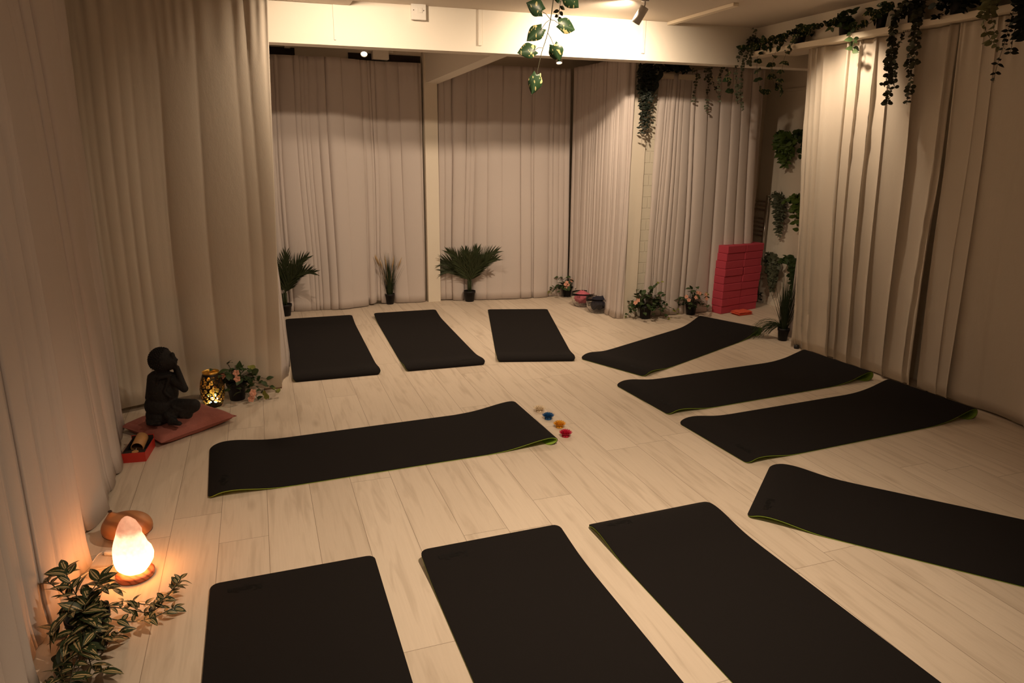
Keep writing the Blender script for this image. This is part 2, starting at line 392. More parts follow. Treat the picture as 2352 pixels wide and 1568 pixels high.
# ------------------------------------------------------------------ room shell
ZC = 2.575
def struct(name, a, b, mt, Mx=None, bevel=0):
    mb = MB(); mb.box(a, b, Mx); return tag(mb.build(name, mt, smooth=False, bevel=bevel), kind='structure')
struct('floor', (-1.3, -1.8, -.1), (5.4, 7.6, 0), M['floor'])
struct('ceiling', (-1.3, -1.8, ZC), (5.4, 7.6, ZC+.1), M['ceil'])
struct('wall_left', (-1.1, -1.8, 0), (-1.0, 7.5, ZC), M['wall'])
struct('wall_near', (-1.1, -1.8, 0), (5.3, -1.7, ZC), M['wall'])
struct('wall_right', (4.42, -1.7, 0), (4.52, 4.62, ZC), M['wall'])
struct('wall_alcove_right', (5.1, 4.5, 0), (5.2, 7.5, ZC), M['wall'])
struct('wall_alcove_near', (4.52, 4.5, 0), (5.1, 4.62, ZC), M['wall'])
struct('wall_back', (-1.0, 7.27, 0), (5.2, 7.37, ZC), M['wall'])
struct('wall_behind_left_panel', (-1.0, 4.80, 0), (-.02, 4.92, ZC), M['wall'])
struct('wall_alcove_left', (-.14, 4.92, 0), (-.02, 7.27, ZC), M['wall'])
struct('wall_alcove_far', (3.34, 6.35, 0), (5.1, 6.45, ZC), M['wall'])
# front beam: very slightly skew to the boards
def prism(name, P, z0, z1, mt):
    mb = MB(); n = len(P)
    z0s = z0 if isinstance(z0, (list, tuple)) else [z0]*n
    mb.add([(x, y, z0s[i]) for i, (x, y) in enumerate(P)]+[(x, y, z1) for x, y in P],
           [tuple(range(n-1, -1, -1)), tuple(range(n, 2*n))]+[(i, (i+1) % n, n+(i+1) % n, n+i) for i in range(n)])
    return tag(mb.build(name, mt, smooth=False), kind='structure')
def yb(x): return 5.465 - .062*x
prism('trim_1', [(-1.0, yb(-1)), (5.1, yb(5.1)), (5.1, yb(5.1)+.15), (-1.0, yb(-1)+.15)], 2.281, ZC, M['beam'])
# beam running back to the wall pillar
prism('trim_2', [(1.80, yb(1.8)+.148), (1.93, yb(1.93)+.148), (1.775, 7.27), (1.645, 7.27)], [2.285, 2.285, 2.195, 2.195], ZC, M['beam'])
struct('trim_3', (1.640, 7.16, 0), (1.772, 7.27, ZC), M['wall'])          # wall pillar
# column right of the side curtain, with a painted brick strip
struct('trim_4', (3.25, 5.92, 0), (3.44, 6.40, ZC), M['wall'])
struct('trim_5', (3.44, 5.95, 0), (3.56, 6.40, ZC), M['brick'])
struct('trim_6', (4.02, -1.7, 2.375), (4.42, yb(4)+.0, ZC), M['wall'])        # boxed bulkhead over the shelf
# battens on the beam face and ceiling
def beam_batten(name, px, top, bot, w=.018):
    P0 = at(px, (top+bot)/2, y=5.38); x = P0.x; y = yb(x)
    z0 = at(px, bot, y=y).z; z1 = min(ZC, at(px, top, y=y).z)
    mb = MB(); mb.box((x-w/2, y-.012, z0), (x+w/2, y+.002, z1)); tag(mb.build(name, M['beam'], smooth=False, bevel=.002), kind='structure')
beam_batten('trim_7', 1100, 22, 105, .026)
beam_batten('trim_8', 1463, 46, 122, .026)
beam_batten('trim_9', 769, 0, 92, .014)
struct('trim_10', (3.19, 4.42, ZC-.022), (3.235, yb(3.2)-.005, ZC-.0005), M['batten'])
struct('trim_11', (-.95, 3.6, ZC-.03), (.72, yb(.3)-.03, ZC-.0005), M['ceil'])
struct('trim_12', (5.085, 5.2, 2.17), (5.099, 6.35, 2.195), M['wall'])
struct('baseboard_alcove', (5.085, 4.63, 0), (5.099, 6.35, .09), M['wall'], bevel=.004)
# dark slabs on the back wall: painted shade of openings above the rail
struct('trim_13', (-.02, 7.255, 2.405), (.44, 7.269, 2.47), M['hole'])
struct('trim_14', (.93, 7.255, 2.395), (1.63, 7.269, 2.455), M['hole'])
mb = MB(); mb.tube([(-.02, 7.20, 2.505), (1.35, 7.20, 2.475)], .009); mb.box((.35, 7.17, 2.46), (.40, 7.27, 2.52)); mb.box((1.15, 7.15, 2.40), (1.30, 7.26, 2.50))
tag(mb.build('trim_15', M['beam'], smooth=False), kind='structure')
struct('trim_16', (3.50, 5.86, 2.215), (4.15, 5.94, 2.26), M['batten'])

# ------------------------------------------------------------------ curtains
def curtain(name, label, pts, ztop, zbot, side=1, fold=.12, amp=.028, seed=1, topk=.55, top_pts=None, hem=.012, gather=True,
            dens=150, rows=26, mt=None, group=None, flat=0, hemf=None, topf=None):
    r = R(seed)
    P = [V((*p, 0)) for p in pts]; T = [V((*p, 0)) for p in (top_pts or pts)]
    seg = [(P[i+1]-P[i]).length for i in range(len(P)-1)]; Lt = sum(seg)
    segT = [(T[i+1]-T[i]).length for i in range(len(T)-1)]; LT = sum(segT)
    def along(Q, sg, s):
        for i, l in enumerate(sg):
            if s <= l or i == len(sg)-1:
                d = (Q[i+1]-Q[i]).normalized(); return Q[i]+d*s, V((-d.y, d.x, 0))*side
            s -= l
    F = []; u = 0
    while u < Lt:
        w = fold*r.choice((.28, .45, .6, 1, 1.3, 1.8)); F.append((u, min(w, Lt-u+.001), r.uniform(.35, 1), r.uniform(.25, 1), r.uniform(-1, 1)*.03))
        u += w
    n = max(8, int(Lt*dens)); vs = []; fs = []; sh = r.uniform(0, 99)
    bounds = [f[0] for f in F] + [Lt]
    def prof(u, t):
        # t: 0 at hem, 1 at rail; fold borders wander a little with height
        uu = u + .035*(noise.noise(V((u*2.2, t*1.3, sh))))*1.4
        uu = max(0, min(Lt-1e-4, uu))
        lo = 0
        for i, b in enumerate(bounds[:-1]):
            if uu >= b: lo = i
            else: break
        f = F[lo]; q = (uu-f[0])/max(1e-6, (bounds[lo+1]-f[0])); q = max(0, min(1, q))
        a = f[2]*(1-t) + f[3]*t
        w = (bounds[lo+1]-f[0])
        h = (sin(pi*q)**.55) * a * min(1, w/fold*.9+.15)
        return h, q, w, f[4]
    for j in range(rows+1):
        t = (j/rows)
        if j >= rows-2: t = [0.955, .98, 1][j-rows+2]
        k = (1-t)*(1-topk)+topk
        for i in range(n+1):
            s = Lt*i/n
            pb, nb = along(P, seg, s); pt, nt_ = along(T, segT, LT*i/n)
            p = pb*(1-t)+pt*t; nn = (nb*(1-t)+nt_*t).normalized()
            hh, q_, w_, tl = prof(s, t)
            h = (hh-.42)*amp*k + .012*noise.noise(V((s*1.3, t*2.2, sh+5)))*(1 if not flat else .5)
            if gather and t > .86: h += .006*((t-.86)/.14)*sin(s*95+3*sin(s*13))
            if j == 0: h += .008
            zb = zbot + hem*noise.noise(V((s*6, 0, sh))) + (hemf(s/Lt) if hemf else 0)
            zt = (topf(i/n) if topf else ztop)
            z = zb + (zt-zb)*t
            tg = V((nn.y, -nn.x, 0))*side
            ov = (-.17*w_*sin(2*pi*q_) + tl*hh*2.0*min(1, w_/fold))*min(1, amp/.03)*k*(0 if flat else 1)
            p = p + nn*h + tg*ov; vs.append((p.x, p.y, max(.002, z)))
    for j in range(rows):
        for i in range(n):
            a = j*(n+1)+i; fs.append((a, a+1, a+n+2, a+n+1))
    mb = MB(); mb.add(vs, fs)
    # rail pocket along the top edge
    o = mb.build(name, mt or M['curtain'], solid=.0022)
    return tag(o, label, 'curtain', group)
GC = 'floor-length white curtains around the room'
curtain('curtain', 'white curtain nearest the camera on the left, in front of the trailing striped plant',
        [(-.86, .6), (-.80, 1.5), (-.735, 2.13)], 2.5, .01, side=-1, fold=.10, amp=.045, seed=3, topk=.75, hem=.01, group=GC)
curtain('curtain', 'white left-hand curtain glowing orange beside the salt lamp, frayed at its hem',
        [(-.82, 2.05), (-.79, 2.5), (-.735, 2.83)], 2.5, .012, side=-1, fold=.075, amp=.026, seed=8, topk=.9, hem=.025, group=GC,
        top_pts=[(-.82, 2.05), (-.80, 2.5), (-.78, 2.95)])
curtain('curtain', 'white left-hand curtain between the salt lamp and the red box',
        [(-.86, 2.80), (-.76, 3.25), (-.77, 3.7), (-.86, 4.42)], 2.5, .012, side=-1, fold=.12, amp=.036, seed=21, topk=.8, hem=.02, group=GC,
        top_pts=[(-.88, 2.85), (-.84, 3.25), (-.83, 3.7), (-.83, 4.42)])
curtain('curtain', 'flat white curtain panel behind the dark statue and the patterned lantern',
        [(-.90, 4.55), (-.55, 4.70), (.058, 4.69)], 2.415, .035, side=-1, fold=.15, amp=.020, seed=31, topk=1.0, hem=.012, group=GC, mt=M['curtain_warm'],
        top_pts=[(-.90, 4.60), (-.55, 4.69), (.150, 4.68)], flat=1)
curtain('curtain', 'narrow white curtain with a crumpled hem beside the far left mat',
        [(.045, 4.83), (.115, 5.02), (.135, 5.25), (.11, 5.9), (.115, 6.98)], 2.38, .004, side=1, fold=.07, amp=.022, seed=14, topk=.4, hem=.012, group=GC,
        top_pts=[(.01, 4.83), (.03, 5.02), (.03, 5.25), (.04, 5.9), (.04, 6.98)])
curtain('curtain', 'white curtain on the back wall left of the cream pillar',
        [(.13, 7.10), (.72, 7.07), (1.05, 7.17), (1.20, 7.22), (1.62, 7.19)], 2.385, .006, side=-1, fold=.115, amp=.075, seed=45, topk=.6, hem=.012, group=GC,
        hemf=lambda q: .04*math.exp(-((q-.66)/.05)**2), rows=30)
curtain('curtain', 'white curtain on the back wall behind the full palm, right of the pillar',
        [(1.775, 7.20), (2.3, 7.10), (2.75, 7.03), (3.195, 7.03)], 2.395, .006, side=-1, fold=.13, amp=.065, seed=52, topk=.7, hem=.010, group=GC, rows=30,
        top_pts=[(1.80, 7.20), (2.3, 7.16), (2.75, 7.12), (3.185, 7.08)])
curtain('curtain', 'finely pleated white side curtain standing behind the two glass bowls',
        [(3.215, 7.02), (3.235, 6.4), (3.20, 5.90), (3.27, 5.86)], 2.40, .005, side=-1, fold=.06, amp=.045, seed=63, topk=.7, hem=.012, group=GC, rows=30, dens=190)
curtain('curtain', 'white curtain hanging behind the pink block stack',
        [(3.50, 5.86), (3.9, 5.86), (4.35, 5.87), (4.80, 5.93)], 2.33, .008, side=-1, fold=.10, amp=.072, seed=77, topk=.7, hem=.012, group=GC, rows=30,
        top_pts=[(3.52, 5.86), (3.9, 5.86), (4.35, 5.87), (4.70, 5.90)], topf=lambda q: 2.222+min(.13, .245*q))
curtain('curtain', 'short strip of white curtain in shadow behind the grass by the right curtain',
        [(4.33, 4.78), (4.36, 4.58)], 2.2, .01, side=1, fold=.08, amp=.02, seed=81, group=GC)
curtain('curtain', 'long white right-hand curtain lit by a warm spot, behind the two right mats',
        [(4.17, 4.53), (4.19, 4.2), (4.22, 3.7), (4.24, 3.425)], 2.325, .012, side=1, fold=.10, amp=.085, seed=90, topk=.7, hem=.02, group=GC, rows=30, mt=M['curtain_warm'],
        top_pts=[(3.955, 4.49), (3.955, 4.1), (3.955, 3.6), (3.955, 3.30)])
curtain('curtain', 'smooth white right-hand curtain nearest the camera, beyond the dark gap',
        [(4.25, 3.385), (4.25, 2.9), (4.22, 2.3), (4.22, 1.2)], 2.325, .012, side=1, fold=.30, amp=.040, seed=97, topk=.6, hem=.02, group=GC, rows=30, mt=M['curtain_warm'],
        top_pts=[(3.955, 3.27), (3.955, 2.9), (3.955, 2.3), (3.955, 1.2)])

# shelf over the right-hand curtains
mb = MB(); mb.box((3.895, .4, 2.333), (4.02, 5.11, 2.372)); sh_ = mb.build('wall_shelf', M['batten'], smooth=False, bevel=.003)
tag(sh_, 'long cream shelf over the right-hand curtains carrying the potted plants', 'shelf')

# ------------------------------------------------------------------ yoga mats
def text_mesh(body, size, depth):
    cu = bpy.data.curves.new('t', 'FONT'); cu.body = body; cu.size = size; cu.extrude = depth; cu.offset = size*.03
    cu.align_x = 'RIGHT'; cu.resolution_u = 3
    o = bpy.data.objects.new('t', cu); C.objects.link(o)
    dg = bpy.context.evaluated_depsgraph_get(); me = bpy.data.meshes.new_from_object(o.evaluated_get(dg))
    bpy.data.objects.remove(o)
    return me
def smooth_profile(pts, it=2):
    for _ in range(it):
        q = [pts[0]]
        for a, b in zip(pts, pts[1:]): q += [tuple(.75*x+.25*y for x, y in zip(a, b)), tuple(.25*x+.75*y for x, y in zip(a, b))]
        q.append(pts[-1]); pts = q
    return pts
# end shapes as (distance from the tip, height)
ENDS = {
 'flat': [(.25, 0), (.12, .001), (.05, .002), (0, .002)],
 'lift': [(.35, 0), (.22, .004), (.12, .016), (.05, .026), (0, .032)],
 'hump': [(.40, 0), (.30, .002), (.22, .012), (.13, .026), (.06, .026), (.02, .012), (0, .001)],
 'bulge': [(.32, 0), (.24, .003), (.14, .016), (.07, .026), (.02, .026), (-.005, .014), (-.004, .002)],
 'roll': [(.42, 0), (.32, .004), (.20, .022), (.10, .050), (.035, .066), (.0, .060), (-.014, .038), (-.004, .014), (.03, .0035), (.08, .0005)],
 'fold': [(.40, 0), (.28, .006), (.18, .022), (.09, .038), (.02, .044), (-.014, .030), (.0, .012), (.05, .002)],
}
def yoga_mat(label, x, y, ang, logo_end, far_end, L=1.785, twist=0):
    t = thing('yoga_mat', label, 'yoga mat', (x, y, 0), radians(ang), 'black yoga mats laid out on the floor')
    A = [(-L/2+d, z) for d, z in ENDS[logo_end]][::-1]
    B = [(L/2-d, z) for d, z in ENDS[far_end]]
    mid = [(A[-1][0]+(B[0][0]-A[-1][0])*i/6, .0) for i in range(1, 6)]
    pr = smooth_profile(A, 2) + mid + smooth_profile(B, 2)
    # arc length for rounding the corners
    s = [0]
    for a, b in zip(pr, pr[1:]): s.append(s[-1]+math.hypot(b[0]-a[0], b[1]-a[1]))
    tot = s[-1]; rc = .032; Bw = .305
    # extra rows at the corners
    def wid(q):
        e = min(q, tot-q)
        return Bw - (rc - sqrt(max(0, rc*rc-(rc-e)**2)) if e < rc else 0)
    rowsP = []
    for i, (p, q) in enumerate(zip(pr, s)): rowsP.append((q, p))
    for e in (.002, .006, .012, .02, .03):
        for q in (e, tot-e):
            for i in range(len(s)-1):
                if s[i] <= q <= s[i+1]:
                    f = (q-s[i])/max(1e-9, s[i+1]-s[i]); rowsP.append((q, tuple(a+(b-a)*f for a, b in zip(pr[i], pr[i+1])))); break
    rowsP.sort(key=lambda a: a[0])
    clean = [rowsP[0]]
    for a in rowsP[1:]:
        if a[0]-clean[-1][0] > 5e-4: clean.append(a)
    rowsP = clean; n = len(rowsP)
    nx = 10
    def layer(off0, off1):
        mb = MB(); vs = []
        for off in (off0, off1):
            for i, (q, p) in enumerate(rowsP):
                a = rowsP[max(0, i-1)][1]; b = rowsP[min(n-1, i+1)][1]
                dx, dz = b[0]-a[0], b[1]-a[1]; l = math.hypot(dx, dz) or 1
                nx_, nz_ = -dz/l, dx/l
                w = wid(q)
                for k in range(nx+1):
                    yy = -w + 2*w*k/nx
                    ed = twist*(yy/Bw)*(max(0, 1-q/.35)*.5 + max(0, 1-(tot-q)/.35)*.5)
                    zz = p[1]+nz_*off; zz = zz*(1+ed) if zz > .004 else zz
                    vs.append((p[0]+nx_*off, yy, max(.0008, zz)+.0004))
        N = n*(nx+1); fs = []
        for i in range(n-1):
            for k in range(nx):
                a = i*(nx+1)+k
                fs.append((a, a+nx+1, a+nx+2, a+1)); fs.append((N+a, N+a+1, N+a+nx+2, N+a+nx+1))
            a = i*(nx+1); fs.append((a, N+a, N+a+nx+1, a+nx+1))
            a = i*(nx+1)+nx; fs.append((a, a+nx+1, N+a+nx+1, N+a))
        for k in range(nx):
            a = k; fs.append((a, a+1, N+a+1, N+a)); a = (n-1)*(nx+1)+k; fs.append((a, N+a, N+a+1, a+1))
        mb.add(vs, fs); return mb
    top = layer(.0032, .0062).build('top_layer', M['mat'], t, smooth=False); tag(top, 'black top layer')
    bot = layer(0, .0030).build('underside', M['mat_green'], t, smooth=False); tag(bot, 'lime green underside layer')
    for o in (top, bot): o.data.polygons.foreach_set('use_smooth', [True]*len(o.data.polygons))
    for o in (top, bot):
        md = o.modifiers.new('e', 'EDGE_SPLIT'); md.split_angle = radians(50)
    # printed word at the right-hand corner of the logo end, laid on the curve of the mat
    me = text_mesh('Keplin', .047, .0); me.materials.append(M['print'])
    def hgt(xx):
        best = .0062
        for i in range(n-1):
            q, p = rowsP[i]; q2, p2 = rowsP[i+1]
            if p[0] <= xx <= p2[0] and q < tot*.6:
                f = (xx-p[0])/max(1e-9, p2[0]-p[0]); best = max(best, p[1]+(p2[1]-p[1])*f+.0062+.0006)
        return best
    tx = -L/2+.055
    for v in me.vertices:
        a, b = v.co.x, v.co.y
        xx = tx + b*1.0; yy = -.235 - a; yy = -.245 - a
        v.co = (xx, yy, hgt(xx)+.0009)
    lo = bpy.data.objects.new('printed_word', me); C.objects.link(lo); lo.parent = t; tag(lo, 'black word printed near the mat corner')
    return t
def off(px, py, ang, L=1.785):
    return px - cos(radians(ang))*L/2, py - sin(radians(ang))*L/2
yoga_mat('black yoga mat at the far left, its edge under the crumpled curtain hem', .452, 5.749, 89.3, 'bulge', 'lift')
yoga_mat('black yoga mat in the back row between the two outer ones', 1.258, 5.748, 88.5, 'bulge', 'lift')
yoga_mat('black yoga mat in the back row nearest the glass bowls', 2.180, 5.663, 74.5, 'bulge', 'flat')
yoga_mat('black yoga mat in front of the pink block stack, lying askew', 3.234, 4.852, 24.7, 'hump', 'roll')
yoga_mat('black yoga mat on the right whose far corner touches the long right curtain', 3.174, 3.864, 4.6, 'hump', 'roll')
yoga_mat('black yoga mat on the right ending in a big green roll at the smooth curtain', 3.201, 3.101, 3.2, 'hump', 'roll')
yoga_mat('black yoga mat lying crosswise in the middle, its end by the four flower candles', .556, 3.574, 2.2, 'hump', 'fold')
x, y = off(.025, 2.517, 90.2); yoga_mat('black yoga mat in the near row closest to the salt lamp', x, y, 270.2, 'flat', 'flat')
x, y = off(.806, 2.449, 90.8); yoga_mat('black yoga mat in the near row, second from the salt lamp', x, y, 270.8, 'lift', 'flat')
x, y = off(1.551, 2.459, 91.4); yoga_mat('black yoga mat in the near row furthest from the salt lamp', x, y, 271.4, 'hump', 'flat')
x, y = off(2.194, 2.488, 131.0); yoga_mat('black yoga mat at the right foreground slanting out of the frame', x, y, 311.0, 'hump', 'flat')

# ------------------------------------------------------------------ plants: shared builders
def pot(parent, r=.055, h=.105, at_=(0, 0, 0), M_=None):
    mb = MB(); c = V(at_)
    mb.lathe([(r*.72, 0), (r*.74, .002), (r*.93, h*.80), (r*1.0, h*.80), (r*1.03, h), (r*.95, h), (r*.93, h*.86), (.001, h*.86)], c, 28, capt=False)
    po = mb.build('pot', M['pot'], parent)
    mb = MB(); mb.lathe([(r*.92, h*.84), (r*.5, h*.88), (.001, h*.89)], c, 20, capt=False, capb=False); mb.build('soil', M['soil'], po)
def rnd_dir(r, lo=-.2, hi=1):
    a = r.uniform(0, 2*pi); z = r.uniform(lo, hi); q = sqrt(max(0, 1-z*z)); return V((q*cos(a), q*sin(a), z))
def flower(mb, c, d, r_, s=.02):
    d = V(d).normalized(); a = d.orthogonal().normalized(); b = d.cross(a); ph = r_.uniform(0, 6)
    for ring, (k, l, up) in enumerate(((5, 1.0, .35), (4, .65, .9))):
        for i in range(k):
            t = ph + 2*pi*i/k + ring*.5; o = a*cos(t)+b*sin(t)
            mb.leaf(V(c)+o*s*.05, o+d*up, d, s*l, s*.85*l, 'round', droop=.2, fold=-.12, n=4)
def curve_pts(a, d, L, droop, n=8, wob=0, r_=None):
    p = V(a); v = V(d).normalized(); out = [p.copy()]
    for i in range(n):
        v = (v + V((0, 0, -droop/n)) + (V((r_.uniform(-1, 1), r_.uniform(-1, 1), r_.uniform(-1, 1)))*wob if r_ else V((0, 0, 0)))).normalized()
        p = p + v*(L/n); out.append(p.copy())
    return out
def begonia(label, base, seed, s=1.0, trails=((1, .2),), flowers=None, name='potted_begonia', nleaf=60, spread=1.0):
    r = R(seed); t = thing(name, label, 'plant', base, 0, 'small potted flowers along the curtains')
    pot(t, .056*s, .115*s)
    top = V((0, 0, .10*s)); lv = MB(); ll = MB(); st = MB()
    for i in range(nleaf):
        d = rnd_dir(r, .0, 1); L = r.uniform(.07, .185)*s*spread
        c = curve_pts(top+V((r.uniform(-.02, .02), r.uniform(-.02, .02), 0))*s, d+V((0, 0, .35)), L, .9, 5)
        st.tube(c, .0013*s, 4)
        dd = (c[-1]-c[-3]); kk = r.uniform(.036, .056)*s
        lv.leaf(c[-1], dd+rnd_dir(r)*.35, V((0, 0, 1))+rnd_dir(r)*.5, kk, kk*.8, 'heart', droop=.35, n=5)
        if i % 3 == 0: lv.leaf(c[-2], -dd+rnd_dir(r)*.8, V((0, 0, 1))+rnd_dir(r)*.5, kk*.8, kk*.62, 'heart', droop=.3, n=5)
    for (a, b, hz, L) in trails:
        d = RT*a + FW*b*.3 + V((0, 0, hz))
        c = curve_pts(top, d, L*s, 1.7, 10, .05, r); st.tube(c, .0014*s, 4)
        for j in range(3, 11, 1):
            kk = r.uniform(.022, .038)*s; M_ = ll if j > 8 else lv
            M_.leaf(c[j], rnd_dir(r)+V((0, 0, .1)), V((0, 0, 1))-FW*.6, kk, kk*.85, 'heart', droop=.3, n=5)
    st.build('stems', M['stem'], t); lv.build('foliage', M['ivy'], t); 
    if ll.v: tag(ll.build('young_leaves', M['ivy_lime'], t), 'lime young leaves')
    for (a, z) in (flowers or ()):
        fb = MB(); c = top + (RT*a*.15 - FW*r.uniform(.07, .12) + V((0, 0, z*.15)))*s
        flower(fb, c, -FW+V((0, 0, .4))+RT*a*.6, r, .019*s); fo = fb.build('flower', M['petal'], t)
        sb = MB(); sb.tube([top, (top+c)/2+V((0, 0, .01)), c], .001*s, 4); sb.build('flower_stalk', M['stem'], fo)
    return t
begonia('flowering potted plant beside the patterned lantern on the left', at(546, 916, z=0), 5, 1.12,
        trails=((1, 0, .7, .26), (1, -.5, .5, .22), (.9, -.2, .1, .2), (-.8, 0, 1.2, .17), (.5, 0, 1.4, .16)),
        flowers=((-.47, .12), (-.38, .30), (-.24, .46), (.38, .42), (.30, .60), (.85, -.25), (.92, -.1), (.78, -.42)))
begonia('flowering potted plant on the floor against the back curtain corner', at(1293, 674, z=0)-V((.02, .16, 0)), 6, 1.02,
        trails=((-1, -.3, .8, .26), (-1, 0, .5, .22), (.6, 0, 1.3, .2)), flowers=((-.1, .5), (-.2, .35), (.0, .3), (.25, .62), (-.15, .1)))
begonia('bushy potted plant before the white brick strip, few flowers', at(1475, 728, z=0)-V((0, .05, 0)), 7, 1.12,
        trails=((.3, 0, 2.0, .27), (1, 0, .9, .32), (1, -.3, .5, .24), (-1, 0, .3, .22)), flowers=((-.55, .5), (-.7, .38)), nleaf=85)
begonia('flowering potted plant near the pink block stack, its blooms facing up', at(1577, 718, z=0)-V((0, .07, 0)), 8, 1.05,
        trails=((-1, 0, .9, .22), (-.9, 0, .5, .16), (.7, 0, 1.6, .2)), flowers=((-.5, .6), (-.35, .4), (.2, .85), (.35, .8), (.75, .5), (.7, .75), (.05, .6)))

def palm(label, base, fronds, s=1.0):
    t = thing('potted_palm', label, 'plant', base, 0, 'small potted palms at the back'); pot(t, .062*s, .115*s)
    r = R(3)
    st = MB()
    for q in range(5):
        a = q*1.3; st.tube([(.015*cos(a), .015*sin(a), .09), (.018*cos(a+.3), .018*sin(a+.3), .22*s)], .007*s, 6)
    st.build('trunk', M['palm'], t)
    for (a, z, L, dr, b) in fronds:
        c = curve_pts(V((0, 0, .10)), RT*a*.25+FW*b*.3+V((0, 0, 2.2)), .12, 0, 3)[:-1] + curve_pts(V((RT*a*.01))+V((0, 0, .22)), RT*a*.62+FW*min(0, b)+V((0, 0, z)), L*.70, dr, 14)
        mb = MB(); mb.tube(c, [.004*(1-.8*i/17) for i in range(18)], 5)
        for i in range(5, 18):
            d = (c[i]-c[i-1]).normalized(); up = -FW*.8+V((0, 0, .3)); sd = d.cross(FW); sd = sd.normalized() if sd.length > .1 else RT
            for q in (-1, 1):
                for h in (0, .33, .66):
                    p = c[i-1]+(c[i]-c[i-1])*h; f = (i-5)/12
                    dd = d*(.8+.5*f) + sd*q*(.8-.35*f) - FW*r.uniform(-.15, .45) + V((0, 0, .15)) + rnd_dir(r)*.10
                    mb.leaf(p, dd, up, .175*s*(.5+.5*sin(pi*min(1, f*.8+.2))), .0125*s, 'blade', droop=-.05, fold=.15, n=4)
        mb.build('frond', M['palm'], t)
    return t
palm('full green potted palm in front of the back curtain, right of the pillar', at(1077, 690, z=0)-V((0, .03, 0)),
     [(-1.0, 1.55, .62, 2.0, 0), (-.75, 2.0, .60, 1.5, -.25), (-1.1, 1.2, .50, 1.9, .1), (.8, 1.7, .64, 1.6, 0), (1.0, 1.5, .58, 1.35, -.2),
      (.5, 2.4, .50, .9, .2), (-.35, 2.5, .46, .8, 0), (.8, 1.4, .36, .8, -.3), (-.9, 1.6, .34, .8, -.3), (.1, 2.2, .42, .8, -.4)])
palm('green potted palm half hidden by the narrow left curtain', at(654, 722, z=0)-V((-.01, .05, 0)),
     [(.9, 2.3, .62, 1.5, 0), (1.1, 1.9, .62, 1.8, -.2), (.7, 2.0, .42, 1.5, -.1), (-.6, 2.2, .6, 1.3, 0), (.3, 2.6, .55, .8, .2), (1.0, 1.6, .40, 1.0, 0)])

def grass_pot(label, base, H, seed, plumes=0, side_tuft=False, s=1.0):
    r = R(seed); t = thing('potted_grass', label, 'plant', base, 0, 'tall potted grasses'); pot(t, .05*s, .11*s)
    mb = MB()
    for i in range(190):
        a = r.uniform(0, 2*pi); q = r.uniform(0, .03)*s; lean = r.uniform(.02, .42)*(1 if r.random() < .35 else .5)
        p = V((q*cos(a), q*sin(a), .09*s)); d = V((cos(a)*lean, sin(a)*lean, 1)); L = H*r.uniform(.35, .95)
        n = 5; c = curve_pts(p, d, L, r.uniform(.1, .9)*lean*2.2, n)
        sd = V((-sin(a), cos(a), 0)); w = .0032*s; vs = []; fs = []
        for j, cc in enumerate(c):
            ww = w*(1-j/n)**.7+.0003; vs += [cc-sd*ww, cc+sd*ww]
        for j in range(n): fs.append((2*j, 2*j+1, 2*j+3, 2*j+2))
        mb.add(vs, fs, [(.2, .5)]*len(vs))
    mb.build('blades', M['grass'], t)
    if plumes:
        pb = MB()
        for i in range(plumes):
            a = r.uniform(0, 2*pi); c = curve_pts(V((0, 0, .1)), V((cos(a)*.28, sin(a)*.28, 1)), H*r.uniform(.8, 1.0), .35, 6)
            pb.tube(c[:5], .0012, 4); pb.tube([c[4], c[5], c[6]], [.002, .0075, .001], 6)
        tag(pb.build('plumes', M['straw'], t), 'straw coloured seed plumes')
    if side_tuft:
        pb = MB()
        for i in range(70):
            d = -RT*r.uniform(.6, 1.2)+FW*r.uniform(.0, .7)+V((0, 0, r.uniform(.4, 1.1)))
            c = curve_pts(V((0, 0, .12)), d, r.uniform(.14, .34), 1.8, 6)
            for j in range(2, 6): pb.leaf(c[j], (c[j+1]-c[j]), V((0, 0, 1)), .055, .006, 'blade', droop=.3, n=3)
            pb.tube(c, .0012, 4)
        tag(pb.build('side_tuft', M['ivy'], t), 'feathery green tuft drooping to one side')
    return t
grass_pot('potted grass with straw plumes between the far left and middle mats', at(893, 694, z=0)-V((0, .08, 0)), .50, 11, plumes=9)
grass_pot('dark potted grass with a drooping tuft by the edge of the long right curtain', at(1797, 781, z=0), .56, 12, side_tuft=True)

# ------------------------------------------------------------------ statue corner
cb_ = V((-.53, 4.225, 0))
def cushion(label, c, a, b, rz, h):
    mb = MB(); n = 28; vs = []; fs = []
    for side in (1, -1):
        for i in range(n+1):
            for j in range(n+1):
                u = 2*i/n-1; v = 2*j/n-1
                e = (max(0, 1-u**4)*max(0, 1-v**4))**.45
                pin = 1-.05*(1-abs(v)**3)*abs(u)**4; pin2 = 1-.05*(1-abs(u)**3)*abs(v)**4
                z = h*(.42+.5*side*e) + .006*noise.noise(V((u*3, v*3, side)))*e
                if side < 0: z = max(.002, z)
                vs.append((a/2*u*pin*1.0, b/2*v*pin2, z))
    N = (n+1)**2
    for i in range(n):
        for j in range(n):
            q = i*(n+1)+j; fs.append((q, q+n+1, q+n+2, q+1)); fs.append((N+q, N+q+1, N+q+n+2, N+q+n+1))
    mb.add(vs, fs)
    t = thing('floor_cushion', label, 'cushion', c, rz)
    o = mb.build('cover', M['velvet'], t)
    mb = MB(); pts = []
    for k in range(97):
        q = k/96*4; s_ = int(min(3, floor(q))); f = (q-s_)*2-1
        u, v = ((f, -1), (1, f), (-f, 1), (-1, -f))[s_]
        pin = 1-.05*(1-abs(v)**3)*abs(u)**4; pin2 = 1-.05*(1-abs(u)**3)*abs(v)**4
        pts.append((a/2*u*pin, b/2*v*pin2, h*.42))
    mb.tube(pts, .0035, 6); mb.build('piping', M['velvet'], t)
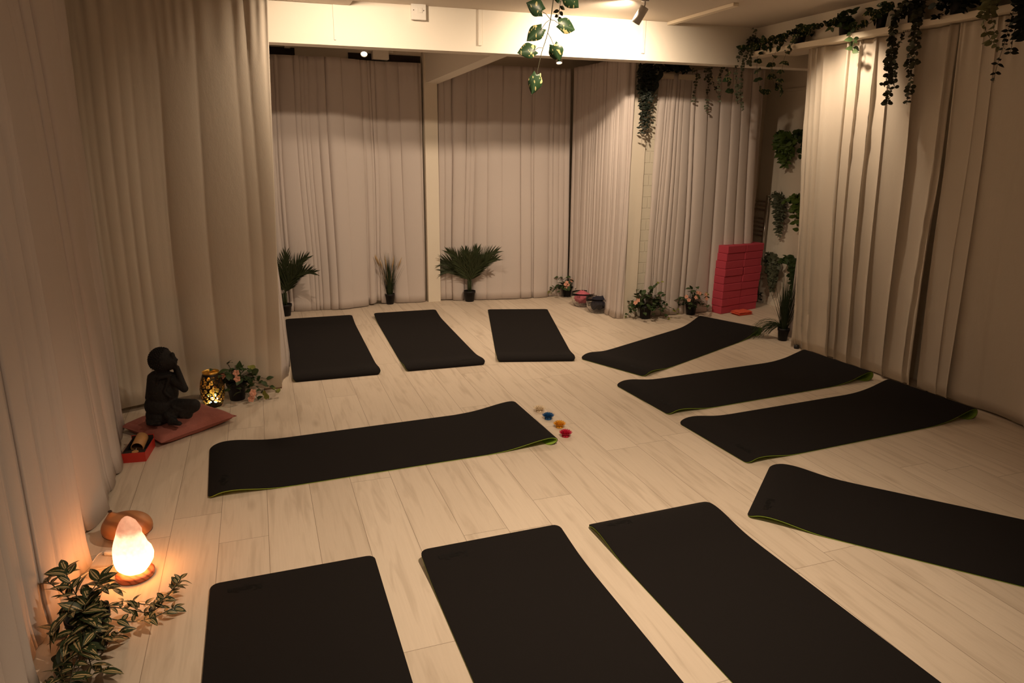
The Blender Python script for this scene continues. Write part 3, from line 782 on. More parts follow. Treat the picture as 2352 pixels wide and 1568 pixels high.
cushion('dusty pink velvet floor cushion under the dark statue', cb_, .47, .40, radians(38), .088)

sb_ = at(388, 978, z=.07)   # statue base on the cushion
def statue():
    t = thing('seated_statue', 'black stone figure sitting with its head resting on folded hands, on the pink cushion', 'statue', sb_)
    mb = MB()
    def P(px, py, c=0): return near(px, py, sb_+FW*.03, c)
    def E(px, py, c, r, M_=None): mb.ell(P(px, py, c), r, 20, 14, M_)
    def cap(a, b, r0, r1):
        n = 9; 
        for i in range(n+1):
            f = i/n; p = a+(b-a)*f; q = r0+(r1-r0)*f; mb.ell(p, (q, q, q), 12, 8)
    k = 1/ (FPX/ (sb_.dot(FW)/cos(PITCH)))  # metres per pixel, roughly
    k = .00268
    E(371, 832, 0, (24*k, 25*k, 25.5*k)); E(385, 836, -.0, (19*k, 17*k, 19*k))
    E(397, 823, 0, (5*k, 8*k, 8*k)); E(402.5, 832, 0, (6.5*k, 6*k, 3.2*k)); E(398, 843, 0, (7*k, 9*k, 6*k))
    E(367, 846, -.012, (6*k, 4*k, 11*k)); 
    cap(P(374, 848), P(374, 868), .033, .040)
    E(361, 880, .0, (19*k, 21*k, 22*k)); E(385, 880, .01, (24*k, 21*k, 20*k)); E(374, 905, 0, (31*k, 26*k, 36*k)); E(372, 935, 0, (33*k, 30*k, 28*k))
    cap(P(350, 872, .01), P(343.5, 918, -.0), .026, .022); cap(P(343.5, 918), P(362, 905, -.05), .021, .016)
    cap(P(396, 876, -.01), P(424, 898, -.03), .028, .022); cap(P(424, 898, -.03), P(407, 850, .0), .021, .015)
    cap(P(400, 874, .05), P(416, 885, .06), .024, .022); cap(P(416, 885, .06), P(404, 852, .02), .020, .014)
    # hands with fingers against the cheek
    for hnd, cc in ((0, -.006), (1, .022)):
        E(401, 847, cc, (.017, .013, .012))
        for f in range(4): cap(P(404-f*1.2, 845-hnd, cc+f*.0065-.010), P(394-f*.6, 839.5-f*.6, cc+f*.0065-.010), .0050, .0042)
        cap(P(406, 846, cc-.01), P(402, 838, cc-.012), .0055, .0048)
    # sash
    cap(P(366, 872, -.055), P(392, 868, -.045), .014, .010); cap(P(392, 868, -.045), P(378, 905, -.062), .010, .008)
    cap(P(378, 905, -.062), P(392, 918, -.058), .009, .007); cap(P(366, 872, -.055), P(352, 925, -.05), .009, .007)
    # folded legs and robe
    cap(P(385, 938, -.01), P(446, 936, -.02), .046, .036); cap(P(446, 938, -.02), P(420, 958, -.05), .034, .022)
    cap(P(400, 950, -.03), P(432, 956, -.03), .040, .028)
    E(371, 955, 0, (30*k, 30*k, 20*k)); E(365, 966, 0, (25*k, 26*k, 13*k))
    cap(P(385, 958, -.06), P(403, 974, -.08), .024, .017); cap(P(392, 975, -.08), P(413, 978, -.10), .017, .013)
    cap(P(352, 960, -.04), P(347, 976, -.07), .022, .016); cap(P(343, 977, -.07), P(366, 978, -.09), .015, .012)
    for f in range(5): cap(P(406+f*2, 979-f*.6, -.105+f*.008), P(410+f*2, 980.2-f*.6, -.110+f*.008), .0055, .005)
    for f in range(5): cap(P(350-f*2, 980.3, -.10+f*.008), P(346-f*1, 981, -.105+f*.008), .0055, .005)
    for f in range(6): cap(P(398+f*5, 940+f*2, -.055), P(404+f*6, 962-f*1.5, -.060), .007, .004)
    zmin = min(v[2] for v in mb.v)
    o = mb.build('figure', M['stone'], t)
    o.data.transform(Matrix.Translation(-sb_)); 
    md = o.modifiers.new('r', 'REMESH'); md.mode = 'VOXEL'; md.voxel_size = .0042; md.use_smooth_shade = True
    md = o.modifiers.new('s', 'SMOOTH'); md.iterations = 3; md.factor = .5
    dg = bpy.context.evaluated_depsgraph_get(); me = bpy.data.meshes.new_from_object(o.evaluated_get(dg))
    o.modifiers.clear(); o.data = me; me.materials.clear(); me.materials.append(M['stone'])
    # curled hair: small knobs over the skull
    hb = MB(); c = P(371, 832)-sb_; r_ = R(4)
    for i in range(420):
        z = 1-2*(i+.5)/420; a = i*2.39996; q = sqrt(1-z*z); d = V((q*cos(a), q*sin(a), z))
        if d.dot(RT) > .45 or d.z < -.55: continue
        hb.ell(c+V((d.x*24*k, d.y*25*k, d.z*25.5*k)), (.0052, .0052, .0052), 6, 4)
    tag(hb.build('hair', M['stone'], o), 'small knobbed curls over the head')
    lift = .070 - min((v.co.z for v in me.vertices)) - sb_.z
    t.location.z = sb_.z + lift*.9
statue()

def red_box():
    c = at(314, 1061, z=0)+V((.0, .0, 0)); rz = radians(-6); w, l, h, th = .112, .20, .052, .003
    t = thing('gift_box', 'open red box with a black lining beside the pink cushion', 'box', c+V((0, l/2, 0)), rz)
    mb = MB()
    for a, b in (((-w/2, -l/2, 0), (w/2, l/2, th)), ((-w/2, -l/2, th), (w/2, -l/2+th, h)), ((-w/2, l/2-th, th), (w/2, l/2, h+.02)),
                 ((-w/2, -l/2+th, th), (-w/2+th, l/2-th, h)), ((w/2-th, -l/2+th, th), (w/2, l/2-th, h))): mb.box(a, b)
    mb.build('shell', M['red'], t, smooth=False)
    mb = MB(); mb.add([(-w/2+th, -l/2+th, h-.003), (w/2-th, -l/2+th, h-.003), (w/2-th, -l/2+.07, h-.012), (-w/2+th, -l/2+.07, h-.012),
                       (w/2-th, -l/2+.075, .012), (-w/2+th, -l/2+.075, .012), (w/2-th, l/2-th, .012), (-w/2+th, l/2-th, .012), (w/2-th, l/2-th, h+.017), (-w/2+th, l/2-th, h+.017)],
                      [(0, 1, 2, 3), (3, 2, 4, 5), (5, 4, 6, 7), (7, 6, 8, 9)])
    for s_ in (-1, 1): mb.box((s_*(w/2-th)-.0008, -l/2+th, .01), (s_*(w/2-th)+.0008, l/2-th, h+.001))
    mb.build('lining', M['black_card'], t, smooth=False, solid=.001)
    rebase_loc = Matrix.Translation(t.location) @ Matrix.Rotation(rz, 4, 'Z')
    k = thing('wind_chime', 'bamboo tube wind chime lying in the open red box', 'wind chime', rebase_loc @ V((0, .0, .04)), rz)
    Mx = Matrix.Rotation(radians(80), 4, 'X')
    mb = MB(); A = V((0, -.025, .008)); B = V((0, .085, .022)); r_ = .031
    d = (B-A).normalized(); a = d.orthogonal().normalized(); b = d.cross(a); vs = []; fs = []; n = 32
    prof = [(r_-.003, 0), (r_, 0), (r_, .112), (r_-.006, .118), (.001, .118)]
    for (rr, q) in prof:
        for i in range(n):
            tt = 2*pi*i/n; vs.append(A+d*q+(a*cos(tt)+b*sin(tt))*rr)
    for i in range(len(prof)-1):
        for j in range(n): fs.append((i*n+j, i*n+(j+1) % n, (i+1)*n+(j+1) % n, (i+1)*n+j))
    mb.add(vs, fs); mb.build('tube', M['bamboo'], k)
    mb = MB(); mb.tube([A+V((0, -.0, -.0)), V((0, -.045, .012)), V((.004, -.062, .009))], .0012, 5); co = mb.build('cord', M['cord'], k)
    mb = MB(); n = 24; vs = []
    for zz in (.009, .0115):
        for i in range(n):
            tt = 2*pi*i/n; q = .016*(1 if sin(tt) < 0 else 1+.35*sin(tt)**3); vs.append((.004+q*cos(tt), -.080+q*sin(tt), zz))
    mb.add(vs, [tuple(range(n-1, -1, -1)), tuple(range(n, 2*n))]+[(i, (i+1) % n, n+(i+1) % n, n+i) for i in range(n)])
    mb.build('wind_catcher', M['bamboo'], co, smooth=False)
red_box()

def lantern():
    c = at(492, 931, z=0); H = .222; t = thing('metal_lantern', 'barrel-shaped dark metal lantern pierced with scrolls, fairy lights inside, left of the flowers', 'lantern', c)
    def rad(z): q = z/H; return .040+.034*sin(pi*min(1, max(0, q*.90+.06)))**.9
    nt, nz = 420, 170
    # scroll pattern on the unrolled barrel, in centimetre-like cells
    r_ = R(9); cells = []
    Wd = 2*pi*.065
    for row in range(8):
        for col in range(12):
            cells.append(((col+.5*(row % 2)+r_.uniform(-.12, .12))*Wd/12, .024+row*.0240+r_.uniform(-.002, .002), r_.uniform(.0120, .0150), r_.uniform(0, 6.28), r_.choice((-1, 1))))
    def hole(u, z):
        if z < .014 or z > H-.018: return False
        for cx, cz, rr, ph, s in cells:
            dx = (u-cx+Wd/2) % Wd - Wd/2; dz = z-cz
            if abs(dx) > rr*1.25 or abs(dz) > rr*1.25: continue
            d = math.hypot(dx, dz)
            if d > rr*1.12: continue
            a = (atan2(dz, dx)*s+ph) % (2*pi)
            # spiral band: radius grows with angle
            for kx in (0, 1, 2):
                rs = rr*(.16+.29*(a/(2*pi)+kx))
                if rs <= rr*.98 and abs(d-rs) < rr*.070*(1 if kx else .8): return True
            if d < rr*.09: return True
        return False
    vs = []; fs = []
    for j in range(nz+1):
        z = .006+(H-.006)*j/nz
        for i in range(nt):
            a = 2*pi*i/nt; q = rad(z); vs.append((q*cos(a), q*sin(a), z))
    for j in range(nz):
        z = .006+(H-.006)*(j+.5)/nz
        for i in range(nt):
            if hole(Wd*(i+.5)/nt, z): continue
            i2 = (i+1) % nt; fs.append((j*nt+i, j*nt+i2, (j+1)*nt+i2, (j+1)*nt+i))
    mb = MB(); mb.add(vs, fs); mb.build('pierced_shell', M['copper'], t)
    mb = MB(); mb.add([(x*.972, y*.972, z) for x, y, z in vs], fs); tag(mb.build('inner_face', M['gold'], t), 'gold inside of the pierced shell')
    mb = MB(); mb.lathe([(.040, 0), (.046, 0), (.046, .008), (.040, .008)], n=40, capb=True); mb.lathe([(.001, .008), (.040, .008)], n=40, capb=False, capt=False); mb.build('base', M['copper'], t)
    mb = MB(); rt = rad(H); mb.lathe([(rt-.004, H-.020), (rt+.001, H-.004), (rt+.004, H+.006), (rt+.0055, H+.0065), (rt+.002, H-.006), (rt-.002, H-.018)], n=48, capb=False, capt=False)
    tag(mb.build('rim', M['gold'], t), 'gold rim')
    mb = MB(); mb.lathe([(rad(z)-.004, z) for z in (.012, .03, .06, .09, .12, .15, .18, .205)], n=40, capb=False, capt=False)
    for (q, zz, nn) in ((0, 0, 0),): pass
    r2 = R(5)
    for i in range(24):
        a = r2.uniform(0, 6.28); q = r2.uniform(.012, .036); z = .014+abs(r2.gauss(0, .022))
        lb = MB(); lb.ell((q*cos(a), q*sin(a), min(z, .08)), (.0028, .0028, .0038), 8, 6)
        lb.build('fairy_light', M[('led_w', 'led_w', 'led_w', 'led_b', 'led_r', 'led_g')[i % 6]], t)
    point(c+V((0, 0, .035)), .10, .01, (1, .78, .42))
    return t
lantern()
# veined stone block under the panel curtain's corner
c = at(632, 893, z=0)
mb = MB(); mb.box((-.055, -.02, 0), (.055, .05, .032)); o = mb.build('stone_block', M['marble'], smooth=False, bevel=.003); o.location = c+V((-.01, .02, 0))
tag(o, 'small brown veined stone block poking out under the flat panel curtain', 'block')
c = at(1422, 722, z=0)
mb = MB(); mb.box((-.012, -.02, 0), (.014, .05, .11)); o = mb.build('stone_block', M['marble'], smooth=False, bevel=.003); o.location = c+V((.03, .07, 0))
tag(o, 'narrow brown stone strip standing between the side curtain and the column foot', 'block')

# ------------------------------------------------------------------ salt lamp, diffuser, striped plant
def salt_lamp():
    c = at(312, 1322, z=0); t = thing('salt_lamp', 'glowing pink salt crystal lamp on a red wooden base', 'lamp', c)
    mb = MB(); mb.lathe([(.060, 0), (.066, .003), (.068, .018), (.063, .024), (.001, .024)], n=40, capt=False); mb.build('wooden_base', M['redwood'], t)
    rows_ = [(1324, 284, 336), (1316, 274, 342), (1308, 270.5, 348), (1298, 267, 352.5), (1288, 265, 353), (1278, 264, 347.5), (1266, 264.5, 339), (1254, 266, 333), (1242, 269, 327),
             (1232, 271, 326), (1222, 274, 319.5), (1214, 277, 312), (1207, 281.5, 303), (1202.5, 287, 297), (1201, 291, 292.5)]
    vs = []; fs = []; n = 48
    for j, (py, a, b) in enumerate(rows_):
        pa = near(a, py, c); pb = near(b, py, c); ct = (pa+pb)/2-c; w = (pb-pa).length/2
        for i in range(n):
            t_ = 2*pi*i/n; p = RT*cos(t_)*w+FW*sin(t_)*w*.82*(1 if w > .03 else 1.1)
            q = V((ct.x, ct.y, ct.z))+p
            dn = noise.noise(q*22)*.006+noise.noise(q*60)*.002
            q = q + p.normalized()*dn*min(1, w/.03)*abs(sin(t_)+.15) + V((0, 0, noise.noise(q*30)*.003*(j < 12)))
            vs.append(q)
    for j in range(len(rows_)-1):
        for i in range(n): fs.append((j*n+i, j*n+(i+1) % n, (j+1)*n+(i+1) % n, (j+1)*n+i))
    fs.append(tuple((len(rows_)-1)*n+i for i in range(n))); fs.append(tuple(range(n-1, -1, -1)))
    zm = min(v.z for v in vs); vs = [v-V((0, 0, zm-.0235)) for v in vs]
    mb = MB(); mb.add(vs, fs); tag(mb.build('salt_crystal', M['salt'], t), 'glowing rough salt crystal')
    # cord with its switch
    Q = lambda px, py, z=.003: at(px, py, z=z)-c
    mb = MB(); pts = smooth_profile([tuple(Q(*p)) for p in ((286, 1336), (262, 1340), (232, 1345), (205, 1352), (180, 1352))], 2); mb.tube(pts, .0022, 6); mb.build('cable', M['cord'], t); mb = MB()
    pts = smooth_profile([tuple(Q(*p)) for p in ((268, 1299), (250, 1303), (232, 1304), (205, 1312), (185, 1325))], 2); mb.tube(pts, .0022, 6); mb.build('cable', M['cord'], t); mb = MB()
    pts = smooth_profile([tuple(Q(*p)) for p in ((242, 1267), (232, 1268), (222, 1276), (214, 1288), (205, 1300))], 2); mb.tube(pts, .0022, 6)
    mb.build('cable', M['cord'], t)
    mb = MB(); a = Q(243, 1268, .012); Mx = Matrix.Translation(a) @ Matrix.Rotation(radians(-22), 4, 'Z')
    mb.box((-.004, -.010, -.010), (.052, .010, .006), Mx); mb.build('inline_switch', M['white_plastic'], t, bevel=.004)
    point(c+V((0, 0, .10))-FW*.0, 0.01, .05, (1, .5, .2))
    return c
SL = salt_lamp()
def diffuser():
    c = at(287, 1243, z=0)+FW*.03; t = thing('oil_diffuser', 'wood-grain drop-shaped oil diffuser standing behind the salt lamp', 'diffuser', c)
    vs = []; fs = []; n = 56; m_ = 40; H = .118
    for j in range(m_+1):
        a = -pi/2+pi*j/m_; q = cos(a); z = sin(a)
        for i in range(n):
            th = 2*pi*i/n; x = cos(th)*q; y = sin(th)*q
            w = V((0, 0, 0)) + RT*x*.100 + FW*y*.085
            zz = .052+(.052*z if z < 0 else .062*z**.85)
            # pulled up into a spout on the left
            d = math.hypot(x+.62, y)
            k = math.exp(-(d/.19)**2) if z > 0 else 0
            w += V((0, 0, zz+k*.021)) 
            vs.append(w)
    for j in range(m_):
        for i in range(n): fs.append((j*n+i, j*n+(i+1) % n, (j+1)*n+(i+1) % n, (j+1)*n+i))
    for i, v in enumerate(vs): v.z = max(.0, v.z-.004)
    mb = MB(); mb.add(vs, fs); mb.build('body', M['lightwood'], t)
    mb = MB(); pts = [RT*cos(2*pi*i/48)*.0965+FW*sin(2*pi*i/48)*.082+V((0, 0, .034)) for i in range(49)]; mb.tube(pts, .0016, 5, cap=False); tag(mb.build('seam', M['seam'], t), 'dark seam line')
    mb = MB(); mb.lathe([(.008, 0), (.0075, .004), (.005, .004), (.004, 0)], RT*(-.062)+V((0, 0, .1195)), 20); tag(mb.build('spout', M['seam'], t), 'dark spout opening')
diffuser()
def striped_plant():
    c = V((-.63, 2.30, 0)); r = R(17)
    t = thing('trailing_plant', 'trailing potted plant with cream-striped leaves in front of the salt lamp', 'plant', c); pot(t, .065, .12)
    lv = MB(); st = MB(); top = V((0, 0, .12))
    def runner(pix, nl=12, k=.05, z0=.0, two=True):
        pts = []
        for (px, py, z) in pix: pts.append(tuple(at(px, py, z=z)-c))
        pts = [tuple(top)] + pts if z0 == 0 else pts
        pts = [V(p) for p in smooth_profile(pts, 2)]
        st.tube(pts, .0018, 5); L = sum((b-a).length for a, b in zip(pts, pts[1:])); n = len(pts)
        for i in range(nl):
            q = (i+.6)/nl; p = pts[min(n-2, int(q*(n-1)))]; d = (pts[min(n-1, int(q*(n-1))+1)]-p).normalized()
            for s_ in ((-1, 1) if two else (r.choice((-1, 1)),)):
                sd = d.cross(V((0, 0, 1))).normalized()*s_
                dd = sd*r.uniform(.5, 1.1)+d*r.uniform(.1, .9)+V((0, 0, r.uniform(-.25, .75)))
                kk = k*r.uniform(.65, 1.15); lv.leaf(p, dd, V((0, 0, 1))-RT*.2+rnd_dir(r)*.6, kk, kk*.48, 'oval', droop=.3, fold=.10, n=7)
        lv.leaf(pts[-1], pts[-1]-pts[-2], V((0, 0, 1)), k, k*.45, 'oval', n=7)
    runner([(200, 1370, .17), (230, 1330, .20)], 9, .060); runner([(160, 1340, .20), (150, 1310, .22)], 9, .062); runner([(130, 1350, .18), (110, 1335, .17)], 7, .058)
    runner([(190, 1400, .16), (215, 1345, .14), (262, 1352, .09)], 9, .056)
    runner([(230, 1400, .14), (290, 1375, .08), (330, 1390, .06), (370, 1385, .06), (415, 1330, .07)], 19, .044)
    runner([(240, 1390, .13), (300, 1400, .05), (350, 1410, .03), (385, 1370, .05), (405, 1345, .05)], 16, .040)
    runner([(250, 1420, .10), (300, 1430, .04), (350, 1420, .04), (400, 1395, .03)], 12, .044)
    runner([(180, 1440, .12), (150, 1470, .10), (140, 1500, .06)], 7, .085); runner([(230, 1450, .10), (255, 1480, .05), (260, 1460, .03)], 7, .055)
    runner([(190, 1450, .12), (200, 1500, .08), (215, 1545, .05), (245, 1540, .03)], 10, .058); runner([(190, 1480, .10), (170, 1530, .07), (160, 1570, .05)], 9, .062)
    runner([(210, 1450, .13), (250, 1475, .07), (275, 1450, .04)], 8, .050); runner([(170, 1400, .18), (135, 1420, .14), (125, 1450, .10)], 7, .075)
    runner([(150, 1520, .06), (130, 1560, .05), (90, 1575, .04)], 8, .05)
    st.build('stems', M['stem'], t); lv.build('foliage', M['striped'], t)
striped_plant()

# ------------------------------------------------------------------ flower candles
def candle(px, py, mt, label, tilt=1.0):
    c = at(px, py, z=0); t = thing('flower_candle', label, 'candle', c, 0, 'flower-shaped candles on the floor')
    mb = MB(); mb.lathe([(.021, 0), (.023, .002), (.022, .013), (.012, .016), (.001, .017)], n=24, capt=False); mb.build('foot', mt, t)
    mb = MB()
    for ring, (n, r0, l, up, w) in enumerate(((13, .012, .032, .42, .015), (12, .010, .027, .8, .014), (10, .007, .024, 1.3, .012), (7, .003, .020, 2.4, .010))):
        for i in range(n):
            a = 2*pi*(i+.5*ring)/n; o = V((cos(a), sin(a), 0))
            mb.leaf(o*r0+V((0, 0, .013+.003*ring)), o+V((0, 0, up*tilt)), V((0, 0, 1))-o*.6, l, w, 'oval', droop=-.15, fold=.22, n=5)
    mb.build('petals', mt, t, solid=.0014)
candle(1239, 945, M['wax_white'], 'ivory flower-shaped candle, furthest back of the four', .9)
candle(1259, 962, M['wax_blue'], 'blue flower-shaped candle next to the ivory one')
candle(1285, 981, M['wax_yellow'], 'yellow flower-shaped candle between the blue and crimson ones', .95)
candle(1299, 1002, M['wax_red'], 'crimson flower-shaped candle nearest the camera')

# ------------------------------------------------------------------ blocks, towels, bowls
def blocks():
    A = V((4.312, 5.735, 0)); ang = radians(12.5); ex = V((cos(ang), sin(ang), 0)); ey = V((-sin(ang), cos(ang), 0))
    bw, bd, bh = .272, .150, .0762; r = R(2)
    me = None; names = ['bottom', 'second from the bottom', 'third from the bottom', 'fourth from the bottom', 'middle', 'fourth from the top', 'third from the top', 'second from the top', 'top']
    for j in range(9):
        for i in range(2):
            if me is None:
                mb = MB(); mb.box((0, 0, 0), (bw-.004, bd, bh-.0015)); o = mb.build('yoga_block', M['pink'], smooth=False, bevel=.006); me = o
            else: o = me.copy(); C.objects.link(o)
            sh = [0, 0, .002, .002, .004, .006, .006, .020, .024][j] if i == 0 else [0, 0, .001, .003, .005, .016, .004, .018, .022][j]
            o.location = A + ex*(i*bw+sh+r.uniform(-.003, .003)) + ey*r.uniform(-.004, .004)+V((0, 0, j*bh+.0003))
            o.rotation_euler = (0, 0, ang+r.uniform(-.012, .012))
            tag(o, 'pink foam yoga block, %s of the %s column' % (names[j], ('left', 'right')[i]), 'yoga block', 'stacked pink yoga blocks')
blocks()
def folded(name, label, c, w, d, layers, mt, rz, seed=1):
    t = thing(name, label, 'towel', c, rz); 
    mb = MB(); r = R(seed); z = 0
    for k in range(layers):
        n = 18; ww = w*r.uniform(.86, 1); dd = d*r.uniform(.86, 1); ox = r.uniform(-.01, .01); vs = []; fs = []; th = .013
        for s_ in (0, 1):
            for i in range(n+1):
                for j in range(n+1):
                    u, v = 2*i/n-1, 2*j/n-1; e = (max(0, 1-u**6)*max(0, 1-v**6))**.4
                    zz = z+th/2+(s_*2-1)*th/2*e + .004*noise.noise(V((u*2+k*7, v*2, seed)))*(1 if k else 0)
                    vs.append((ww/2*u+ox, dd/2*v, max(.001, zz)))
        N = (n+1)**2
        for i in range(n):
            for j in range(n):
                q = i*(n+1)+j; fs.append((q, q+1, q+n+2, q+n+1)); fs.append((N+q, N+q+n+1, N+q+n+2, N+q+1))
        mb.add(vs, fs); z += th*.95
    mb.build('folded_cloth', mt, t); return t
folded('folded_towel', 'coral folded towel on the floor in front of the pink block stack', at(1701, 720, z=0)-V((0, .02, 0)), .21, .13, 3, M['coral'], radians(8), 3)

def glass_bowl(label, c, r, h, cloth, cl_label, seed, tilt=0):
    t = thing('glass_bowl', label, 'bowl', c, 0, 'clear glass bowls by the side curtain')
    out = [(.001, 0), (r*.55, .001), (r*.72, .008), (r*.90, h*.35), (r*.99, h*.75), (r, h)]
    inn = [(r-.0035, h), (r*.99-.004, h*.75), (r*.90-.0045, h*.35), (r*.70-.004, .014), (r*.5, .008), (.001, .007)]
    mb = MB(); mb.lathe(out+inn, n=48, capb=False, capt=False); o = mb.build('glass', M['glass'], t)
    k = thing('cloth_pile', cl_label, 'cloth', c+V((0, 0, .016)))
    mb = MB(); rr = R(seed); n = 30; vs = []; fs = []
    for j in range(n//2+1):
        a = -pi/2+pi*j/(n//2)
        for i in range(n):
            th = 2*pi*i/n; d = V((cos(a)*cos(th), cos(a)*sin(th), sin(a)))
            q = 1+.30*noise.noise(d*2.6+V((seed, 0, 0)))+.16*noise.noise(d*6+V((0, seed, 0)))
            p = V((d.x*r*.66*q, d.y*r*.66*q, h*.52+d.z*h*.44*q))
            lim = r*(.66+.28*min(1, max(0, p.z/h))) ; l = math.hypot(p.x, p.y)
            if l > lim: p.x *= lim/l; p.y *= lim/l
            p.z = max(.0, p.z); vs.append(p)
    for j in range(n//2):
        for i in range(n): fs.append((j*n+i, j*n+(i+1) % n, (j+1)*n+(i+1) % n, (j+1)*n+i))
    mb.add(vs, fs); mb.build('crumpled_cloth', cloth, k)
glass_bowl('clear glass bowl in front, holding dark cloth', at(1379, 719, z=0)+V((.0, .06, 0)), .126, .150, M['navy'], 'dark navy cloth bundled inside the front glass bowl', 4)
glass_bowl('clear glass bowl behind, holding pink cloth', at(1348, 706, z=0)+V((-.01, .09, 0)), .122, .145, M['pinkcloth'], 'pink cloths heaped in the rear glass bowl', 9)

# ------------------------------------------------------------------ towel radiator in the alcove
def radiator():
    A = at(1764, 448, x=5.04); B = at(1752, 684, x=5.04); t = thing('towel_radiator', 'chrome ladder towel radiator on the alcove wall beside the block stack', 'radiator', (5.04, A.y, .03))
    H = A.z-.03; mb = MB(); mb.tube([(0, 0, 0), (0, 0, H)], .017, 14); mb.build('upright', M['chrome'], t)
    mb = MB(); mb.tube([(0, .42, 0), (0, .42, H)], .017, 14); mb.build('upright', M['chrome'], t)
    for g in ((.05, 5), (.33, 5), (.62, 5), (.86, 3)):
        for i in range(g[1]):
            z = g[0]*H+i*.045
            if z < H-.02: mb = MB(); mb.tube([(0, 0, z), (0, .42, z)], .010, 10); mb.build('rung', M['chrome'], t)
radiator()

# ------------------------------------------------------------------ hanging greenery
def hang(mb, st, path, step, k, kind, r, wd=.6, lift=.4, pair=True, flat=None, droop=.2, fold=.1):
    pts = [V(p) for p in path]; st.tube(pts, .0012, 4); L = 0
    for a, b in zip(pts, pts[1:]):
        d = (b-a); l = d.length; d = d.normalized() if l > 1e-6 else V((0, 0, -1)); n = max(1, int(l/step))
        for i in range(n):
            p = a+(b-a)*((i+r.random()*.6)/n)
            o = rnd_dir(r, -.2, .2); o = (o-d*o.dot(d)).normalized()
            for s_ in ((1, -1) if pair else (1,)):
                dd = o*s_+d*r.uniform(.0, .8)*(1-lift)+V((0, 0, lift*.3)); kk = k*r.uniform(.7, 1.2)
                mb.leaf(p, dd, (flat or -FW)+rnd_dir(r)*.5, kk, kk*wd, kind, droop=droop, fold=fold, n=5)
def tufts(mb, st, c, n, L, k, kind, r, wd=.6, zlo=.0, flat=None, push=V((0, 0, 0)), dr=1.4):
    for i in range(n):
        d = rnd_dir(r, zlo, 1)+push; cc = curve_pts(c, d, L*r.uniform(.5, 1.1), dr, 6, .03, r); st.tube(cc, .0012, 4)
        for j in range(2, 7):
            kk = k*r.uniform(.7, 1.2); mb.leaf(cc[j], rnd_dir(r, -.4, .8), (flat or -FW)+rnd_dir(r)*.8, kk, kk*wd, kind, droop=.3, n=5)
XS = 3.955
GS = 'potted plants on the long shelf'
def shelf_plant(name, label, px, leafm, kind, seed, k=.03, L=.12, n=16, wd=.7, trails=(), potr=.048, lab2=None, dz=0):
    y = at(px, 80, x=XS).y; r = R(seed); base = V((XS, y, 2.3725)); t = thing(name, label, 'plant', base, 0, GS)
    pot(t, potr, .10); lv = MB(); st = MB()
    tufts(lv, st, V((0, 0, .095)), n, L, k, kind, r, wd, .1, push=V((-.35, 0, .1)))
    for tr, kk, step, pr in trails:
        pts = [V((0, 0, .10))]+[at(a, b, x=q)-base for a, b, q in tr]
        pts = [V(p) for p in smooth_profile([tuple(p) for p in pts], 1)]
        hang(lv, st, pts, step, kk, kind, r, wd, pair=pr)
    st.build('stems', M['stem'], t); lv.build('foliage', leafm, t); return t
X0 = 3.86
shelf_plant('trailing_plant', 'sage trailing plant at the far end of the shelf, by the beam', 1738, M['sage'], 'round', 61, .022, .10, 18, .9,
            trails=[([(1700, 120, X0), (1690, 150, X0), (1692, 200, X0), (1695, 240, X0)], .020, .012, True), ([(1712, 125, X0), (1705, 160, X0), (1700, 215, X0), (1706, 255, X0)], .020, .014, True),
                    ([(1725, 125, X0), (1720, 150, X0)], .024, .010, True), ([(1660, 150, X0), (1650, 190, X0), (1652, 235, X0)], .018, .014, True)])
shelf_plant('potted_pothos', 'variegated potted pothos on the shelf, second pot from the beam', 1838, M['pothos'], 'heart', 62, .052, .11, 9, .85,
            trails=[([(1800, 90, X0), (1775, 130, X0), (1772, 190, X0), (1800, 215, X0)], .050, .045, True), ([(1730, 105, X0), (1690, 115, X0), (1668, 130, X0), (1672, 180, X0), (1678, 215, X0)], .050, .036, True),
                    ([(1740, 120, X0), (1738, 165, X0), (1745, 210, X0), (1760, 212, X0)], .048, .045, True), ([(1820, 100, X0), (1803, 125, X0), (1795, 165, X0), (1788, 200, X0)], .045, .045, True),
                    ([(1880, 60, X0), (1930, 45, X0)], .05, .05, True)])
shelf_plant('potted_ficus', 'dark leafy potted plant on the shelf with two leaves dangling, third pot from the beam', 1940, M['ivy'], 'oval', 63, .058, .11, 11, .55,
            trails=[([(1958, 80, X0), (1962, 100, X0), (1957, 118, X0)], .055, .05, True)])
shelf_plant('potted_pothos', 'heart-leaved vine on the shelf between the ficus pot and the long eucalyptus', 2020, M['pothos'], 'heart', 64, .048, .12, 5, .85,
            trails=[([(1990, 60, X0), (1960, 62, X0)], .045, .05, True), ([(2030, 25, X0), (2045, 15, X0)], .045, .05, True)], potr=.035)
shelf_plant('potted_eucalyptus', 'eucalyptus on the shelf with two long strands hanging in the spotlit curtain', 2095, M['euc'], 'round', 65, .032, .12, 22, .75,
            trails=[([(2060, 20, X0), (2050, 70, X0), (2045, 120, X0), (2040, 170, X0), (2043, 215, X0), (2037, 242, X0)], .034, .013, True),
                    ([(2056, 40, X0), (2048, 100, X0), (2050, 150, X0), (2055, 205, X0)], .034, .014, True), ([(2044, 150, X0), (2036, 185, X0), (2028, 196, X0)], .026, .02, True),
                    ([(2108, 40, X0), (2104, 90, X0), (2100, 120, X0), (2103, 155, X0)], .032, .014, True), ([(2100, 60, X0), (2094, 110, X0), (2086, 150, X0), (2094, 190, X0), (2082, 240, X0)], .032, .016, True)])
shelf_plant('potted_ivy', 'dark pointed-leaf ivy spilling along the shelf right of the long eucalyptus', 2190, M['dark_leaf'], 'oval', 66, .060, .16, 20, .5,
            trails=[([(2160, 35, X0), (2150, 40, X0)], .05, .03, True), ([(2230, 20, X0), (2200, 30, X0)], .05, .03, True), ([(2260, 12, X0)], .05, .03, True)])
